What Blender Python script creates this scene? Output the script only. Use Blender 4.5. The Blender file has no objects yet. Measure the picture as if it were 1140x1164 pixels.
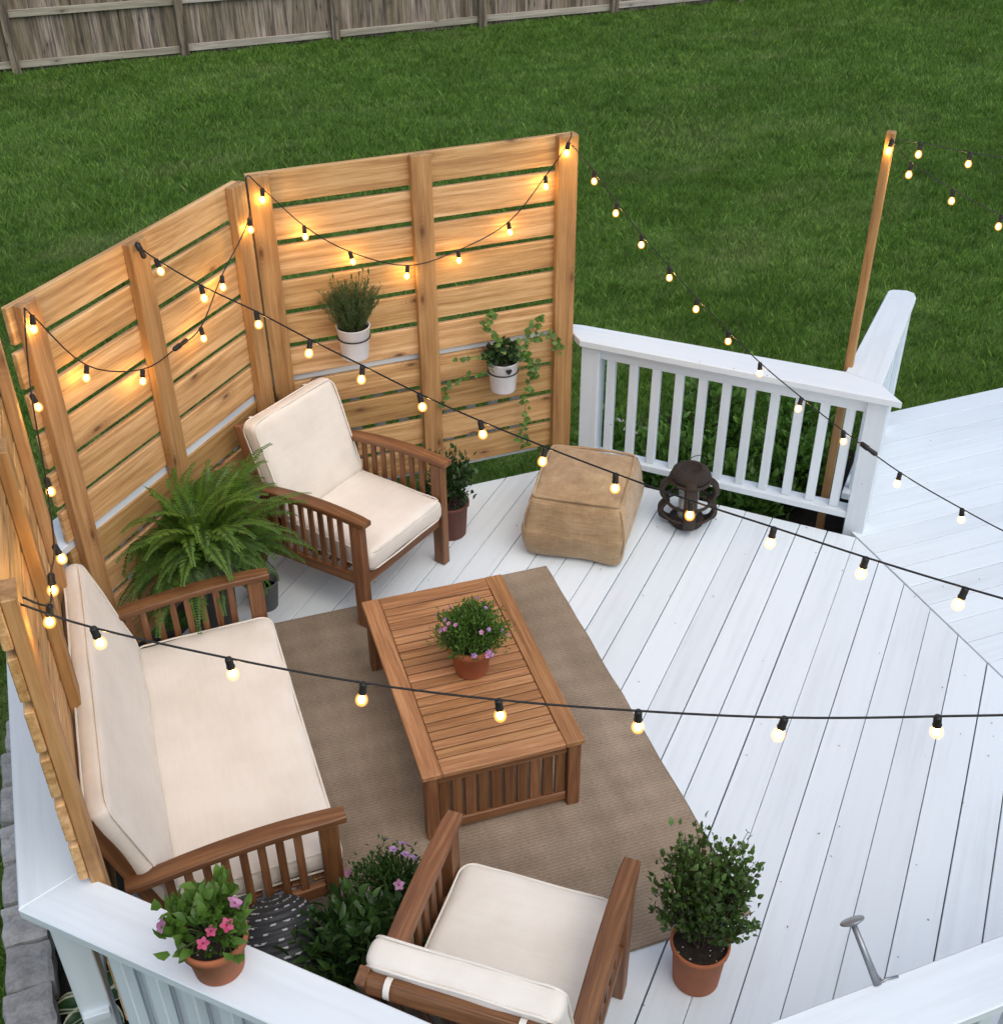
import bpy, bmesh, math, random
import numpy as np
from mathutils import Vector, Matrix, noise as mnoise
random.seed(7)
rng = np.random.default_rng(11)
PI = math.pi
S2 = math.sqrt(2)
scene = bpy.context.scene
COL = scene.collection
R = math.radians

# ------------------------------------------------------------------ objects
def link(o, parent=None):
    COL.objects.link(o)
    if parent is not None:
        o.parent = parent
    return o

def tag(o, label=None, cat=None, group=None, kind=None):
    if label: o['label'] = label
    if cat: o['category'] = cat
    if group: o['group'] = group
    if kind: o['kind'] = kind
    return o

def thing(name, label, cat, loc=(0, 0, 0), rotz=0.0, group=None):
    o = bpy.data.objects.new(name, None)
    o.empty_display_size = .1
    link(o)
    o.location = loc
    o.rotation_euler = (0, 0, rotz)
    return tag(o, label, cat, group)

def kids(o):
    return [c for c in bpy.data.objects if c.parent == o]

def dup(root, loc, rotz, label, parent=None):
    def cp(o, par):
        c = o.copy()
        COL.objects.link(c)
        c.parent = par
        for ch in kids(o):
            cp(ch, c)
        return c
    src = root
    c = cp(src, parent)
    c.location = loc
    c.rotation_euler = (0, 0, rotz)
    if label:
        c['label'] = label
    return c

class MB:
    """mesh builder; every vertex carries 'gc' (grain coords) and 'rnd'"""
    def __init__(s):
        s.v = []; s.f = []; s.gc = []; s.rn = []; s.mi = []; s.sm = []
    def add(s, verts, faces, gcs=None, rnd=None, mi=0, smooth=False):
        b = len(s.v)
        rnd = random.random() if rnd is None else rnd
        s.v += [tuple(p) for p in verts]
        s.gc += [tuple(g) for g in (gcs if gcs is not None else verts)]
        s.rn += [rnd] * len(verts)
        for f in faces:
            s.f.append(tuple(i + b for i in f)); s.mi.append(mi); s.sm.append(smooth)
    def box(s, c, size, rot=None, bev=.003, rnd=None, mi=0, taper=None):
        """chamfered box; grain runs along the longest side"""
        hx, hy, hz = [a / 2 for a in size]
        b = min(bev, hx * .45, hy * .45, hz * .45)
        L = []; idx = {}
        for sx in (-1, 1):
            for sy in (-1, 1):
                for sz in (-1, 1):
                    for ax in range(3):
                        p = [sx * (hx - b), sy * (hy - b), sz * (hz - b)]
                        p[ax] = (sx * hx, sy * hy, sz * hz)[ax]
                        idx[(sx, sy, sz, ax)] = len(L); L.append(p)
        F = []
        for ax in range(3):
            o = [a for a in range(3) if a != ax]
            for sg in (-1, 1):
                q = []
                for (u, w) in ((-1, -1), (1, -1), (1, 1), (-1, 1)):
                    k = [0, 0, 0]; k[ax] = sg; k[o[0]] = u; k[o[1]] = w
                    q.append(idx[(k[0], k[1], k[2], ax)])
                F.append(q if (sg > 0) ^ (ax == 1) else q[::-1])
        for ax in range(3):          # edges parallel to ax
            o = [a for a in range(3) if a != ax]
            for u in (-1, 1):
                for w in (-1, 1):
                    def K(t, which):
                        k = [0, 0, 0]; k[ax] = t; k[o[0]] = u; k[o[1]] = w
                        return idx[(k[0], k[1], k[2], which)]
                    q = [K(-1, o[0]), K(1, o[0]), K(1, o[1]), K(-1, o[1])]
                    F.append(q if ((u * w > 0) ^ (ax == 1)) else q[::-1])
        for sx in (-1, 1):
            for sy in (-1, 1):
                for sz in (-1, 1):
                    t = [idx[(sx, sy, sz, a)] for a in range(3)]
                    F.append(t if sx * sy * sz > 0 else t[::-1])
        order = sorted(range(3), key=lambda a: -size[a])
        off = (random.random() * 40, random.random() * 40, random.random() * 40)
        G = [tuple(p[order[k]] + off[k] for k in range(3)) for p in L]
        c = Vector(c)
        if rot is not None:
            V = [rot @ Vector(p) + c for p in L]
        else:
            V = [Vector(p) + c for p in L]
        s.add(V, F, G, rnd, mi)
    def bar(s, p, q, w, t, up=(0, 0, 1), bev=.003, rnd=None, mi=0):
        """bar from p to q, w wide (across), t thick (along up)"""
        p = Vector(p); q = Vector(q); d = (q - p); L = d.length; d.normalize()
        u = Vector(up); a = u.cross(d)
        if a.length < 1e-4: a = Vector((1, 0, 0)).cross(d)
        a.normalize(); u2 = d.cross(a)
        m = Matrix((d, a, u2)).transposed()
        s.box((p + q) / 2, (L, w, t), m, bev, rnd, mi)
    def tube(s, pts, r, n=6, rnd=None, mi=0, closed=False, cap=True, smooth=True, radii=None):
        pts = [Vector(p) for p in pts]; N = len(pts)
        V = []; G = []; F = []
        prev = None; acc = 0
        for i, p in enumerate(pts):
            if closed:
                t = pts[(i + 1) % N] - pts[i - 1]
            else:
                t = pts[min(i + 1, N - 1)] - pts[max(i - 1, 0)]
            if t.length < 1e-9: t = Vector((0, 0, 1))
            t.normalize()
            if prev is None:
                a = t.cross(Vector((0, 0, 1)))
                if a.length < 1e-3: a = t.cross(Vector((1, 0, 0)))
            else:
                a = prev - t * prev.dot(t)
            a.normalize(); prev = a; b = t.cross(a)
            if i: acc += (p - pts[i - 1]).length
            rr = radii[i] if radii else r
            for k in range(n):
                th = 2 * PI * k / n
                V.append(p + a * math.cos(th) * rr + b * math.sin(th) * rr)
                G.append((acc, math.cos(th) * rr, math.sin(th) * rr))
        M = N if closed else N - 1
        for i in range(M):
            for k in range(n):
                A = i * n + k; B = i * n + (k + 1) % n
                C = ((i + 1) % N) * n + (k + 1) % n; D = ((i + 1) % N) * n + k
                F.append((A, B, C, D))
        if cap and not closed:
            F.append(tuple(range(n))[::-1]); F.append(tuple((N - 1) * n + k for k in range(n)))
        s.add(V, F, G, rnd, mi, smooth)
    def lathe(s, prof, c=(0, 0, 0), n=32, rnd=None, mi=0, smooth=True, wob=0):
        V = []; G = []; F = []
        for i, (r, z) in enumerate(prof):
            for k in range(n):
                th = 2 * PI * k / n
                rr = r * (1 + wob * math.sin(3 * th + i))
                V.append((c[0] + rr * math.cos(th), c[1] + rr * math.sin(th), c[2] + z))
                G.append((k / n, z, r))
        for i in range(len(prof) - 1):
            for k in range(n):
                k2 = (k + 1) % n
                F.append((i * n + k, i * n + k2, (i + 1) * n + k2, (i + 1) * n + k))
        if prof[0][0] > 1e-4: F.append(tuple(range(n))[::-1])
        if prof[-1][0] > 1e-4: F.append(tuple((len(prof) - 1) * n + k for k in range(n)))
        s.add(V, F, G, rnd, mi, smooth)
    def prism(s, poly, z0, z1, rnd=None, mi=0, ang=0.0, bev=0.0):
        """vertical prism over a convex ccw polygon, grain along angle ang"""
        n = len(poly)
        ca, sa = math.cos(ang), math.sin(ang)
        off = (random.random() * 40, random.random() * 40)
        def gg(x, y, z): return (x * ca + y * sa + off[0], -x * sa + y * ca + off[1], z)
        V = [(x, y, z0) for x, y in poly] + [(x, y, z1 - bev) for x, y in poly]
        F = [tuple(range(n))[::-1]] + [(i, (i + 1) % n, n + (i + 1) % n, n + i) for i in range(n)]
        if bev > 0:
            cx = sum(p[0] for p in poly) / n; cy = sum(p[1] for p in poly) / n
            ins = []
            for i in range(n):
                p0 = Vector(poly[i - 1]); p1 = Vector(poly[i]); p2 = Vector(poly[(i + 1) % n])
                e1 = (p1 - p0); e2 = (p2 - p1)
                if e1.length < 1e-6 or e2.length < 1e-6: ins.append(p1); continue
                e1.normalize(); e2.normalize()
                n1 = Vector((-e1.y, e1.x)); n2 = Vector((-e2.y, e2.x))
                m = n1 + n2
                m = m / max(.35, m.dot(n1)) if m.length > 1e-6 else n1
                ins.append(p1 + m * bev)
            V += [(p.x, p.y, z1) for p in ins]
            F += [(n + i, n + (i + 1) % n, 2 * n + (i + 1) % n, 2 * n + i) for i in range(n)]
            F.append(tuple(2 * n + i for i in range(n)))
        else:
            F.append(tuple(n + i for i in range(n)))
        s.add(V, F, [gg(*p) for p in V], rnd, mi)
    def build(s, name, mats, parent=None, loc=None, label=None):
        me = bpy.data.meshes.new(name)
        me.from_pydata(s.v, [], s.f)
        a = me.attributes.new('gc', 'FLOAT_VECTOR', 'POINT')
        a.data.foreach_set('vector', [c for g in s.gc for c in g])
        b = me.attributes.new('rnd', 'FLOAT', 'POINT'); b.data.foreach_set('value', s.rn)
        me.polygons.foreach_set('material_index', s.mi)
        me.polygons.foreach_set('use_smooth', s.sm)
        for m in (mats if isinstance(mats, (list, tuple)) else [mats]):
            me.materials.append(m)
        me.update()
        o = bpy.data.objects.new(name, me)
        link(o, parent)
        if loc is not None: o.location = loc
        if label: o['label'] = label
        return o

# ------------------------------------------------------------------ materials
class NT:
    def __init__(s, name):
        s.m = bpy.data.materials.new(name); s.m.use_nodes = True
        s.t = s.m.node_tree; s.n = s.t.nodes; s.l = s.t.links
        s.bsdf = s.n['Principled BSDF']; s.out = s.n['Material Output']
    def node(s, typ, **kw):
        n = s.n.new(typ)
        for k, v in kw.items():
            if k == 'ins':
                for a, b in v.items():
                    if isinstance(b, bpy.types.NodeSocket): s.l.new(b, n.inputs[a])
                    else: n.inputs[a].default_value = b
            else: setattr(n, k, v)
        return n
    def attr(s, name): return s.node('ShaderNodeAttribute', attribute_name=name)
    def noise(s, vec, scale, detail=4, rough=.55, dist=0.0):
        return s.node('ShaderNodeTexNoise', ins={'Vector': vec, 'Scale': scale, 'Detail': detail, 'Roughness': rough, 'Distortion': dist})
    def map(s, vec, sc=(1, 1, 1), loc=(0, 0, 0), rot=(0, 0, 0)):
        return s.node('ShaderNodeMapping', ins={'Vector': vec, 'Scale': sc, 'Location': loc, 'Rotation': rot}).outputs[0]
    def ramp(s, fac, stops):
        r = s.node('ShaderNodeValToRGB'); s.l.new(fac, r.inputs[0])
        e = r.color_ramp.elements
        while len(e) < len(stops): e.new(.5)
        for i, (p, c) in enumerate(stops):
            e[i].position = p
            e[i].color = (c[0], c[1], c[2], 1) if isinstance(c, (tuple, list)) else (c, c, c, 1)
        return r.outputs[0]
    def math(s, op, a, b=0.0, c=None):
        n = s.node('ShaderNodeMath', operation=op)
        for i, v in enumerate((a, b, c)):
            if v is None: continue
            if isinstance(v, bpy.types.NodeSocket): s.l.new(v, n.inputs[i])
            else: n.inputs[i].default_value = v
        return n.outputs[0]
    def mix(s, fac, a, b, mode='MIX'):
        n = s.node('ShaderNodeMix', data_type='RGBA', blend_type=mode)
        for k, v in ((0, fac), (6, a), (7, b)):
            if isinstance(v, bpy.types.NodeSocket): s.l.new(v, n.inputs[k])
            elif k == 0: n.inputs[0].default_value = v
            else: n.inputs[k].default_value = (*v[:3], 1)
        return n.outputs[2]
    def bump(s, h, strength=.3, dist=.01):
        b = s.node('ShaderNodeBump', ins={'Height': h, 'Strength': strength, 'Distance': dist})
        s.l.new(b.outputs[0], s.bsdf.inputs['Normal'])
    def color(s, c):
        if isinstance(c, bpy.types.NodeSocket): s.l.new(c, s.bsdf.inputs['Base Color'])
        else: s.bsdf.inputs['Base Color'].default_value = (*c[:3], 1)
    def set(s, **kw):
        for k, v in kw.items():
            i = s.bsdf.inputs[k.replace('_', ' ')]
            if isinstance(v, bpy.types.NodeSocket): s.l.new(v, i)
            else: i.default_value = v

def wood(name, c_dark, c_mid, c_light, knot=(.12, .045, .015), knots=True, rough=.6, grain=1.0, var=.25, weather=0.0):
    t = NT(name)
    gc = t.attr('gc').outputs['Vector']; rn = t.attr('rnd').outputs['Fac']
    # slow warp so that the grain runs in long uneven arches
    w = t.noise(t.map(gc, (1.3, 6, 6)), 1.0, 2)
    warp = t.node('ShaderNodeVectorMath', operation='MULTIPLY_ADD', ins={0: w.outputs['Color'], 1: (.0, .05, .05), 2: gc}).outputs[0]
    ring = t.noise(t.map(warp, (1.3 * grain, 34 * grain, 34 * grain)), 1.0, 6, .68, .35)
    fine = t.noise(t.map(gc, (9, 190, 190)), 1.0, 4, .7)
    big = t.noise(t.map(gc, (1.1, 5, 5), (9, 3, 1)), 1.0, 3)
    f = t.math('ADD', t.math('MULTIPLY', ring.outputs[0], .75), t.math('MULTIPLY', fine.outputs[0], .25))
    col = t.ramp(f, [(.34, c_dark), (.50, c_mid), (.64, c_light)])
    v = t.math('ADD', 1 - var / 2, t.math('MULTIPLY', rn, var))
    v = t.math('MULTIPLY', v, t.math('ADD', .80, t.math('MULTIPLY', big.outputs[0], .4)))
    col = t.mix(1.0, col, t.node('ShaderNodeCombineColor', ins={0: v, 1: v, 2: t.math('MULTIPLY', v, t.math('ADD', .9, t.math('MULTIPLY', rn, .2)))}).outputs[0], 'MULTIPLY')
    if knots:
        vo = t.node('ShaderNodeTexVoronoi', voronoi_dimensions='2D', ins={'Vector': t.map(warp, (2.6, 7.0, 1)), 'Scale': 1.0})
        sel = t.math('GREATER_THAN', t.node('ShaderNodeSeparateColor', ins={0: vo.outputs['Color']})  .outputs[0], .62)
        d = vo.outputs['Distance']
        kn = t.math('MULTIPLY', t.ramp(d, [(.030, 1.0), (.085, 0.0)]), sel)
        halo = t.math('MULTIPLY', t.ramp(d, [(.07, 1.0), (.26, 0.0)]), sel)
        rings = t.ramp(t.math('FRACT', t.math('MULTIPLY', d, 18.0)), [(.0, .0), (.5, 1.0), (1.0, .0)])
        col = t.mix(t.math('MULTIPLY', t.math('MULTIPLY', halo, rings), .42), col, knot)
        col = t.mix(t.math('MULTIPLY', halo, .16), col, knot)
        col = t.mix(t.math('MULTIPLY', kn, .85), col, knot)
    if weather:
        st = t.noise(t.map(gc, (1.0, 16, 16), (4, 4, 4)), 1.0, 4, .7)
        col = t.mix(t.math('MULTIPLY', t.ramp(st.outputs[0], [(.45, 0.0), (.62, 1.0)]), weather), col, (.035, .03, .025))
    t.color(col)
    t.set(Roughness=rough)
    t.bump(t.math('ADD', f, t.math('MULTIPLY', fine.outputs[0], .4)), .16, .003)
    return t.m

def plain(name, c, rough=.5, metal=0.0, nscale=30, nvar=.12, bump=.1, coat=0.0, obj=False):
    t = NT(name)
    tc = t.node('ShaderNodeTexCoord').outputs['Object']
    n = t.noise(tc, nscale, 4)
    v = t.math('ADD', 1 - nvar, t.math('MULTIPLY', n.outputs[0], 2 * nvar))
    t.color(t.mix(1.0, c, t.node('ShaderNodeCombineColor', ins={0: v, 1: v, 2: v}).outputs[0], 'MULTIPLY'))
    t.set(Roughness=rough, Metallic=metal)
    if coat: t.set(Coat_Weight=coat)
    if bump: t.bump(n.outputs[0], bump, .004)
    return t.m

def painted(name, base=(.712, .795, .840)):
    """white paint on boards: brush texture, scuffs, specks of dirt"""
    t = NT(name)
    gc = t.attr('gc').outputs['Vector']; rn = t.attr('rnd').outputs['Fac']
    gr = t.noise(t.map(gc, (1.2, 30, 30)), 1.0, 4, .6)
    big = t.noise(t.map(gc, (.8, 3, 3)), 1.6, 4, .6)
    col = t.ramp(t.math('ADD', t.math('MULTIPLY', gr.outputs[0], .5), t.math('MULTIPLY', big.outputs[0], .5)),
                 [(.28, tuple(c * .87 for c in base)), (.50, base), (.75, tuple(min(.88, c * 1.04) for c in base))])
    v = t.math('ADD', .94, t.math('MULTIPLY', rn, .08))
    col = t.mix(1.0, col, t.node('ShaderNodeCombineColor', ins={0: v, 1: v, 2: v}).outputs[0], 'MULTIPLY')
    vo = t.node('ShaderNodeTexVoronoi', ins={'Vector': t.map(gc, (8, 8, 8)), 'Scale': 1.0})
    sp = t.math('MULTIPLY', t.math('LESS_THAN', vo.outputs['Distance'], .035),
                t.math('GREATER_THAN', t.node('ShaderNodeSeparateColor', ins={0: vo.outputs['Color']}).outputs[1], .55))
    col = t.mix(t.math('MULTIPLY', sp, .75), col, (.10, .085, .07))
    sc = t.noise(t.map(gc, (5, 22, 22), (7, 1, 2)), 1.0, 5, .75)
    col = t.mix(t.math('MULTIPLY', t.ramp(sc.outputs[0], [(.66, 0.0), (.78, 1.0)]), .16), col, (.42, .40, .37))
    t.color(col); t.set(Roughness=.48)
    t.bump(t.math('ADD', gr.outputs[0], t.math('MULTIPLY', big.outputs[0], .6)), .22, .004)
    return t.m

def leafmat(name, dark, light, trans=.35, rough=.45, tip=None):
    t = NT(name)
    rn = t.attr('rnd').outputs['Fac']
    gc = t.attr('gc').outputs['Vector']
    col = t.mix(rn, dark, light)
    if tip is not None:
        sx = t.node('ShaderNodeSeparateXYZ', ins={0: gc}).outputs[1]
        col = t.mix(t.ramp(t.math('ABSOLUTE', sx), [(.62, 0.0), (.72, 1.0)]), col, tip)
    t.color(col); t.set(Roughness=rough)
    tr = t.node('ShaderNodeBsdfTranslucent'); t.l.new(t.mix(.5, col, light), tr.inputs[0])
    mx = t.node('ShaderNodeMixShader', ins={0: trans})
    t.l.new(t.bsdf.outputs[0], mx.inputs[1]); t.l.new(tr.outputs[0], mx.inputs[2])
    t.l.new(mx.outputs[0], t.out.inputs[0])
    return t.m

def fabric(name, base, base2, weave=900, bump=.25, tint=.10):
    t = NT(name)
    tc = t.node('ShaderNodeTexCoord').outputs['Object']
    n = t.noise(tc, 5, 4, .6); f = t.noise(tc, weave, 2)
    st = t.noise(t.map(tc, (6, 90, 6)), 1.0, 3)
    fac = t.math('ADD', t.math('MULTIPLY', n.outputs[0], .6), t.math('ADD', t.math('MULTIPLY', f.outputs[0], .2), t.math('MULTIPLY', st.outputs[0], .2)))
    t.color(t.ramp(fac, [(.35, base2), (.6, base)]))
    t.set(Roughness=.9, Sheen_Weight=.25)
    t.bump(t.math('ADD', t.math('MULTIPLY', n.outputs[0], 3.0), f.outputs[0]), bump, .004)
    return t.m

M = {}
M['pine'] = wood('pine_boards', (.30, .150, .050), (.55, .320, .125), (.70, .47, .23), var=.42)
M['post'] = wood('pine_posts', (.26, .125, .042), (.42, .225, .082), (.53, .31, .13), var=.2)
M['acacia'] = wood('oiled_hardwood', (.098, .038, .014), (.180, .076, .029), (.285, .138, .058), knots=False, rough=.5, grain=1.3, var=.40)
M['tabletop'] = wood('weathered_table_top', (.20, .086, .032), (.36, .172, .068), (.50, .275, .125), knots=False, rough=.55, grain=1.3, var=.30)
M['fence'] = wood('weathered_fence_wood', (.15, .115, .080), (.29, .235, .170), (.44, .37, .28), knot=(.05, .035, .025), rough=.9, var=.6, weather=.75)
M['fence_rail'] = wood('weathered_rail_wood', (.30, .265, .215), (.45, .41, .34), (.60, .55, .48), knot=(.08, .06, .05), rough=.9, var=.3, weather=.25)
M['white'] = painted('white_paint')
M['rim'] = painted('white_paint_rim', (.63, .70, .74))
M['terra'] = plain('terracotta', (.40, .13, .055), .8, nscale=14, nvar=.25, bump=.15)
M['terra_dark'] = plain('dark_terracotta', (.14, .045, .03), .7, nscale=14, nvar=.3)
M['zinc'] = plain('galvanised_metal', (.16, .17, .175), .45, .6, nscale=20, nvar=.2)
M['greypot'] = plain('grey_planter', (.12, .125, .13), .6, nscale=20, nvar=.2)
M['steel'] = plain('grey_steel', (.30, .32, .34), .35, .7, nscale=60, nvar=.15)
M['blackmetal'] = plain('black_metal', (.015, .014, .013), .45, .3, nscale=40, nvar=.2)
M['rubber'] = plain('black_rubber', (.008, .0075, .007), .5, nscale=60, nvar=.2)
M['whitepot'] = plain('white_enamel', (.74, .74, .75), .35, nscale=12, nvar=.06, bump=.03, coat=.3)
M['cream'] = fabric('cream_canvas', (.77, .725, .645), (.68, .63, .545))
M['cream_light'] = fabric('ivory_canvas', (.80, .775, .70), (.71, .68, .60))
M['leaf_dark'] = leafmat('dark_leaves', (.012, .035, .010), (.045, .11, .022), .25)
M['leaf_box'] = leafmat('boxwood_leaves', (.020, .052, .011), (.13, .235, .05), .3, .35)
M['leaf_fern'] = leafmat('fern_leaves', (.025, .080, .010), (.135, .27, .032), .4)
M['leaf_bright'] = leafmat('bright_leaves', (.04, .10, .015), (.14, .27, .04), .35)
M['leaf_grey'] = leafmat('rosemary_leaves', (.045, .085, .025), (.14, .20, .07), .3)
M['leaf_shrub'] = leafmat('shrub_leaves', (.028, .075, .013), (.15, .33, .045), .35)
M['leaf_mid'] = leafmat('mid_green_leaves', (.014, .042, .010), (.07, .16, .03), .25)
M['leaf_hosta'] = leafmat('hosta_leaves', (.02, .06, .015), (.05, .12, .03), .2, .4, tip=(.55, .58, .40))
M['petal_pink'] = leafmat('pink_petals', (.45, .15, .32), (.72, .40, .62), .3, .6)
M['petal_hot'] = leafmat('hot_pink_petals', (.50, .03, .12), (.75, .22, .38), .3, .6)
M['petal_purple'] = leafmat('purple_petals', (.28, .12, .36), (.60, .42, .66), .3, .6)
M['stem'] = plain('green_stems', (.06, .09, .025), .7)
M['bark'] = plain('brown_stems', (.07, .045, .025), .85)
M['candle'] = plain('candle_wax', (.75, .68, .52), .5, bump=0)
M['litter'] = plain('dry_leaf_litter', (.13, .085, .05), .9)

def mk_soil():
    t = NT('potting_soil')
    tc = t.node('ShaderNodeTexCoord').outputs['Object']
    n = t.noise(tc, 60, 5, .7)
    vo = t.node('ShaderNodeTexVoronoi', ins={'Vector': tc, 'Scale': 90.0})
    sp = t.math('MULTIPLY', t.math('LESS_THAN', vo.outputs['Distance'], .28), t.math('GREATER_THAN', t.node('ShaderNodeSeparateColor', ins={0: vo.outputs['Color']}).outputs[0], .8))
    t.color(t.mix(sp, t.ramp(n.outputs[0], [(.3, (.008, .006, .004)), (.7, (.045, .032, .02))]), (.5, .48, .44)))
    t.set(Roughness=.95); t.bump(n.outputs[0], 1.0, .01)
    return t.m
M['soil'] = mk_soil()

def mk_rug():
    t = NT('jute_rug')
    gc = t.attr('gc').outputs['Vector']
    n = t.noise(gc, 2.2, 4); f = t.noise(t.map(gc, (60, 260, 60)), 1.0, 3, .7); g = t.noise(t.map(gc, (9, 1.5, 9)), 1.0, 3)
    wv = t.node('ShaderNodeTexWave', bands_direction='Y', ins={'Vector': gc, 'Scale': 22.0, 'Distortion': 1.2, 'Detail': 2.0, 'Detail Scale': 6.0})
    bands = t.node('ShaderNodeTexWave', bands_direction='Y', ins={'Vector': gc, 'Scale': 2.6, 'Distortion': .6, 'Detail': 1.0})
    fac = t.math('ADD', t.math('MULTIPLY', n.outputs[0], .30), t.math('ADD', t.math('MULTIPLY', f.outputs[0], .40), t.math('ADD', t.math('MULTIPLY', wv.outputs['Fac'], .05), t.math('ADD', t.math('MULTIPLY', g.outputs[0], .18), t.math('MULTIPLY', bands.outputs['Fac'], .03)))))
    t.color(t.ramp(fac, [(.34, (.155, .118, .080)), (.48, (.265, .208, .148)), (.62, (.40, .325, .24))]))
    t.set(Roughness=.95)
    t.bump(t.math('ADD', f.outputs[0], t.math('MULTIPLY', wv.outputs['Fac'], .3)), .6, .004)
    return t.m
M['rug'] = mk_rug()

def mk_burlap():
    t = NT('burlap')
    tc = t.node('ShaderNodeTexCoord').outputs['Object']
    n = t.noise(tc, 7, 4)
    st = t.noise(t.map(tc, (16, 16, 150)), 1.0, 3, .7); st2 = t.noise(t.map(tc, (150, 16, 16)), 1.0, 3, .7); st3 = t.noise(t.map(tc, (16, 150, 16)), 1.0, 3, .7)
    f = t.noise(tc, 450, 2)
    fac = t.math('ADD', t.math('MULTIPLY', n.outputs[0], .3), t.math('ADD', t.math('MULTIPLY', st.outputs[0], .3), t.math('ADD', t.math('MULTIPLY', st2.outputs[0], .12), t.math('ADD', t.math('MULTIPLY', st3.outputs[0], .12), t.math('MULTIPLY', f.outputs[0], .16)))))
    t.color(t.ramp(fac, [(.38, (.25, .155, .072)), (.5, (.38, .255, .13)), (.62, (.50, .36, .20))]))
    t.set(Roughness=.95, Sheen_Weight=.3)
    t.bump(t.math('ADD', n.outputs[0], t.math('ADD', f.outputs[0], st.outputs[0])), .5, .005)
    return t.m
M['burlap'] = mk_burlap()

def mk_twig():
    t = NT('brown_woven_twig')
    gc = t.attr('gc').outputs['Vector']
    wv = t.node('ShaderNodeTexWave', bands_direction='X', ins={'Vector': gc, 'Scale': 45.0, 'Distortion': 3.0, 'Detail': 2.0})
    n = t.noise(gc, 30, 3)
    t.color(t.ramp(t.math('ADD', t.math('MULTIPLY', wv.outputs['Fac'], .5), t.math('MULTIPLY', n.outputs[0], .5)), [(.2, (.012, .008, .006)), (.8, (.070, .046, .030))]))
    t.set(Roughness=.7); t.bump(wv.outputs['Fac'], .8, .004)
    return t.m
M['twig'] = mk_twig()

def mk_woven():
    """dark woven basket with rows of pale dashes; gc = (turn, height, radius)"""
    t = NT('dark_woven_basket')
    gc = t.attr('gc').outputs['Vector']
    br = t.node('ShaderNodeTexBrick', ins={'Vector': t.map(gc, (26, 46, 0)), 'Color1': (0, 0, 0, 1), 'Color2': (0, 0, 0, 1), 'Mortar': (1, 1, 1, 1), 'Scale': 1.0, 'Mortar Size': .08, 'Brick Width': 1.0, 'Row Height': 1.0})
    n = t.noise(t.map(gc, (30, 46, 0)), 1.0, 1)
    sx = t.node('ShaderNodeSeparateXYZ', ins={0: gc})
    arc = t.math('SUBTRACT', sx.outputs[1], t.math('MULTIPLY', sx.outputs[2], .8))
    cb = t.node('ShaderNodeCombineXYZ', ins={0: sx.outputs[0], 1: arc})
    n = t.noise(t.map(cb.outputs[0], (34, 40, 0)), 1.0, 1)
    rows = t.math('GREATER_THAN', t.math('SINE', t.math('MULTIPLY', arc, 40 * 2 * PI)), .72)
    dash = t.math('GREATER_THAN', n.outputs[0], .52)
    t.color(t.mix(t.math('MULTIPLY', rows, dash), (.022, .026, .030), (.36, .38, .39)))
    t.set(Roughness=.6)
    t.bump(t.math('SINE', t.math('MULTIPLY', arc, 40 * 2 * PI)), .5, .004)
    return t.m
M['woven'] = mk_woven()

def mk_stone():
    t = NT('grey_edging_stone')
    tc = t.node('ShaderNodeTexCoord').outputs['Object']
    rn = t.attr('rnd').outputs['Fac']
    n = t.noise(tc, 14, 6, .7); b = t.noise(tc, 60, 4, .7)
    fac = t.math('ADD', t.math('MULTIPLY', n.outputs[0], .7), t.math('MULTIPLY', b.outputs[0], .3))
    col = t.ramp(fac, [(.3, (.20, .20, .195)), (.5, (.36, .36, .35)), (.7, (.50, .50, .49))])
    v = t.math('ADD', .8, t.math('MULTIPLY', rn, .35))
    t.color(t.mix(1.0, col, t.node('ShaderNodeCombineColor', ins={0: v, 1: v, 2: v}).outputs[0], 'MULTIPLY'))
    t.set(Roughness=.9); t.bump(fac, .8, .02)
    return t.m
M['stone'] = mk_stone()

def mk_mulch():
    t = NT('dark_mulch')
    tc = t.node('ShaderNodeTexCoord').outputs['Object']
    n = t.noise(tc, 25, 6, .75)
    t.color(t.ramp(n.outputs[0], [(.35, (.006, .005, .004)), (.65, (.035, .025, .018))]))
    t.set(Roughness=1.0); t.bump(n.outputs[0], 1.0, .03)
    return t.m
M['mulch'] = mk_mulch()

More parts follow.
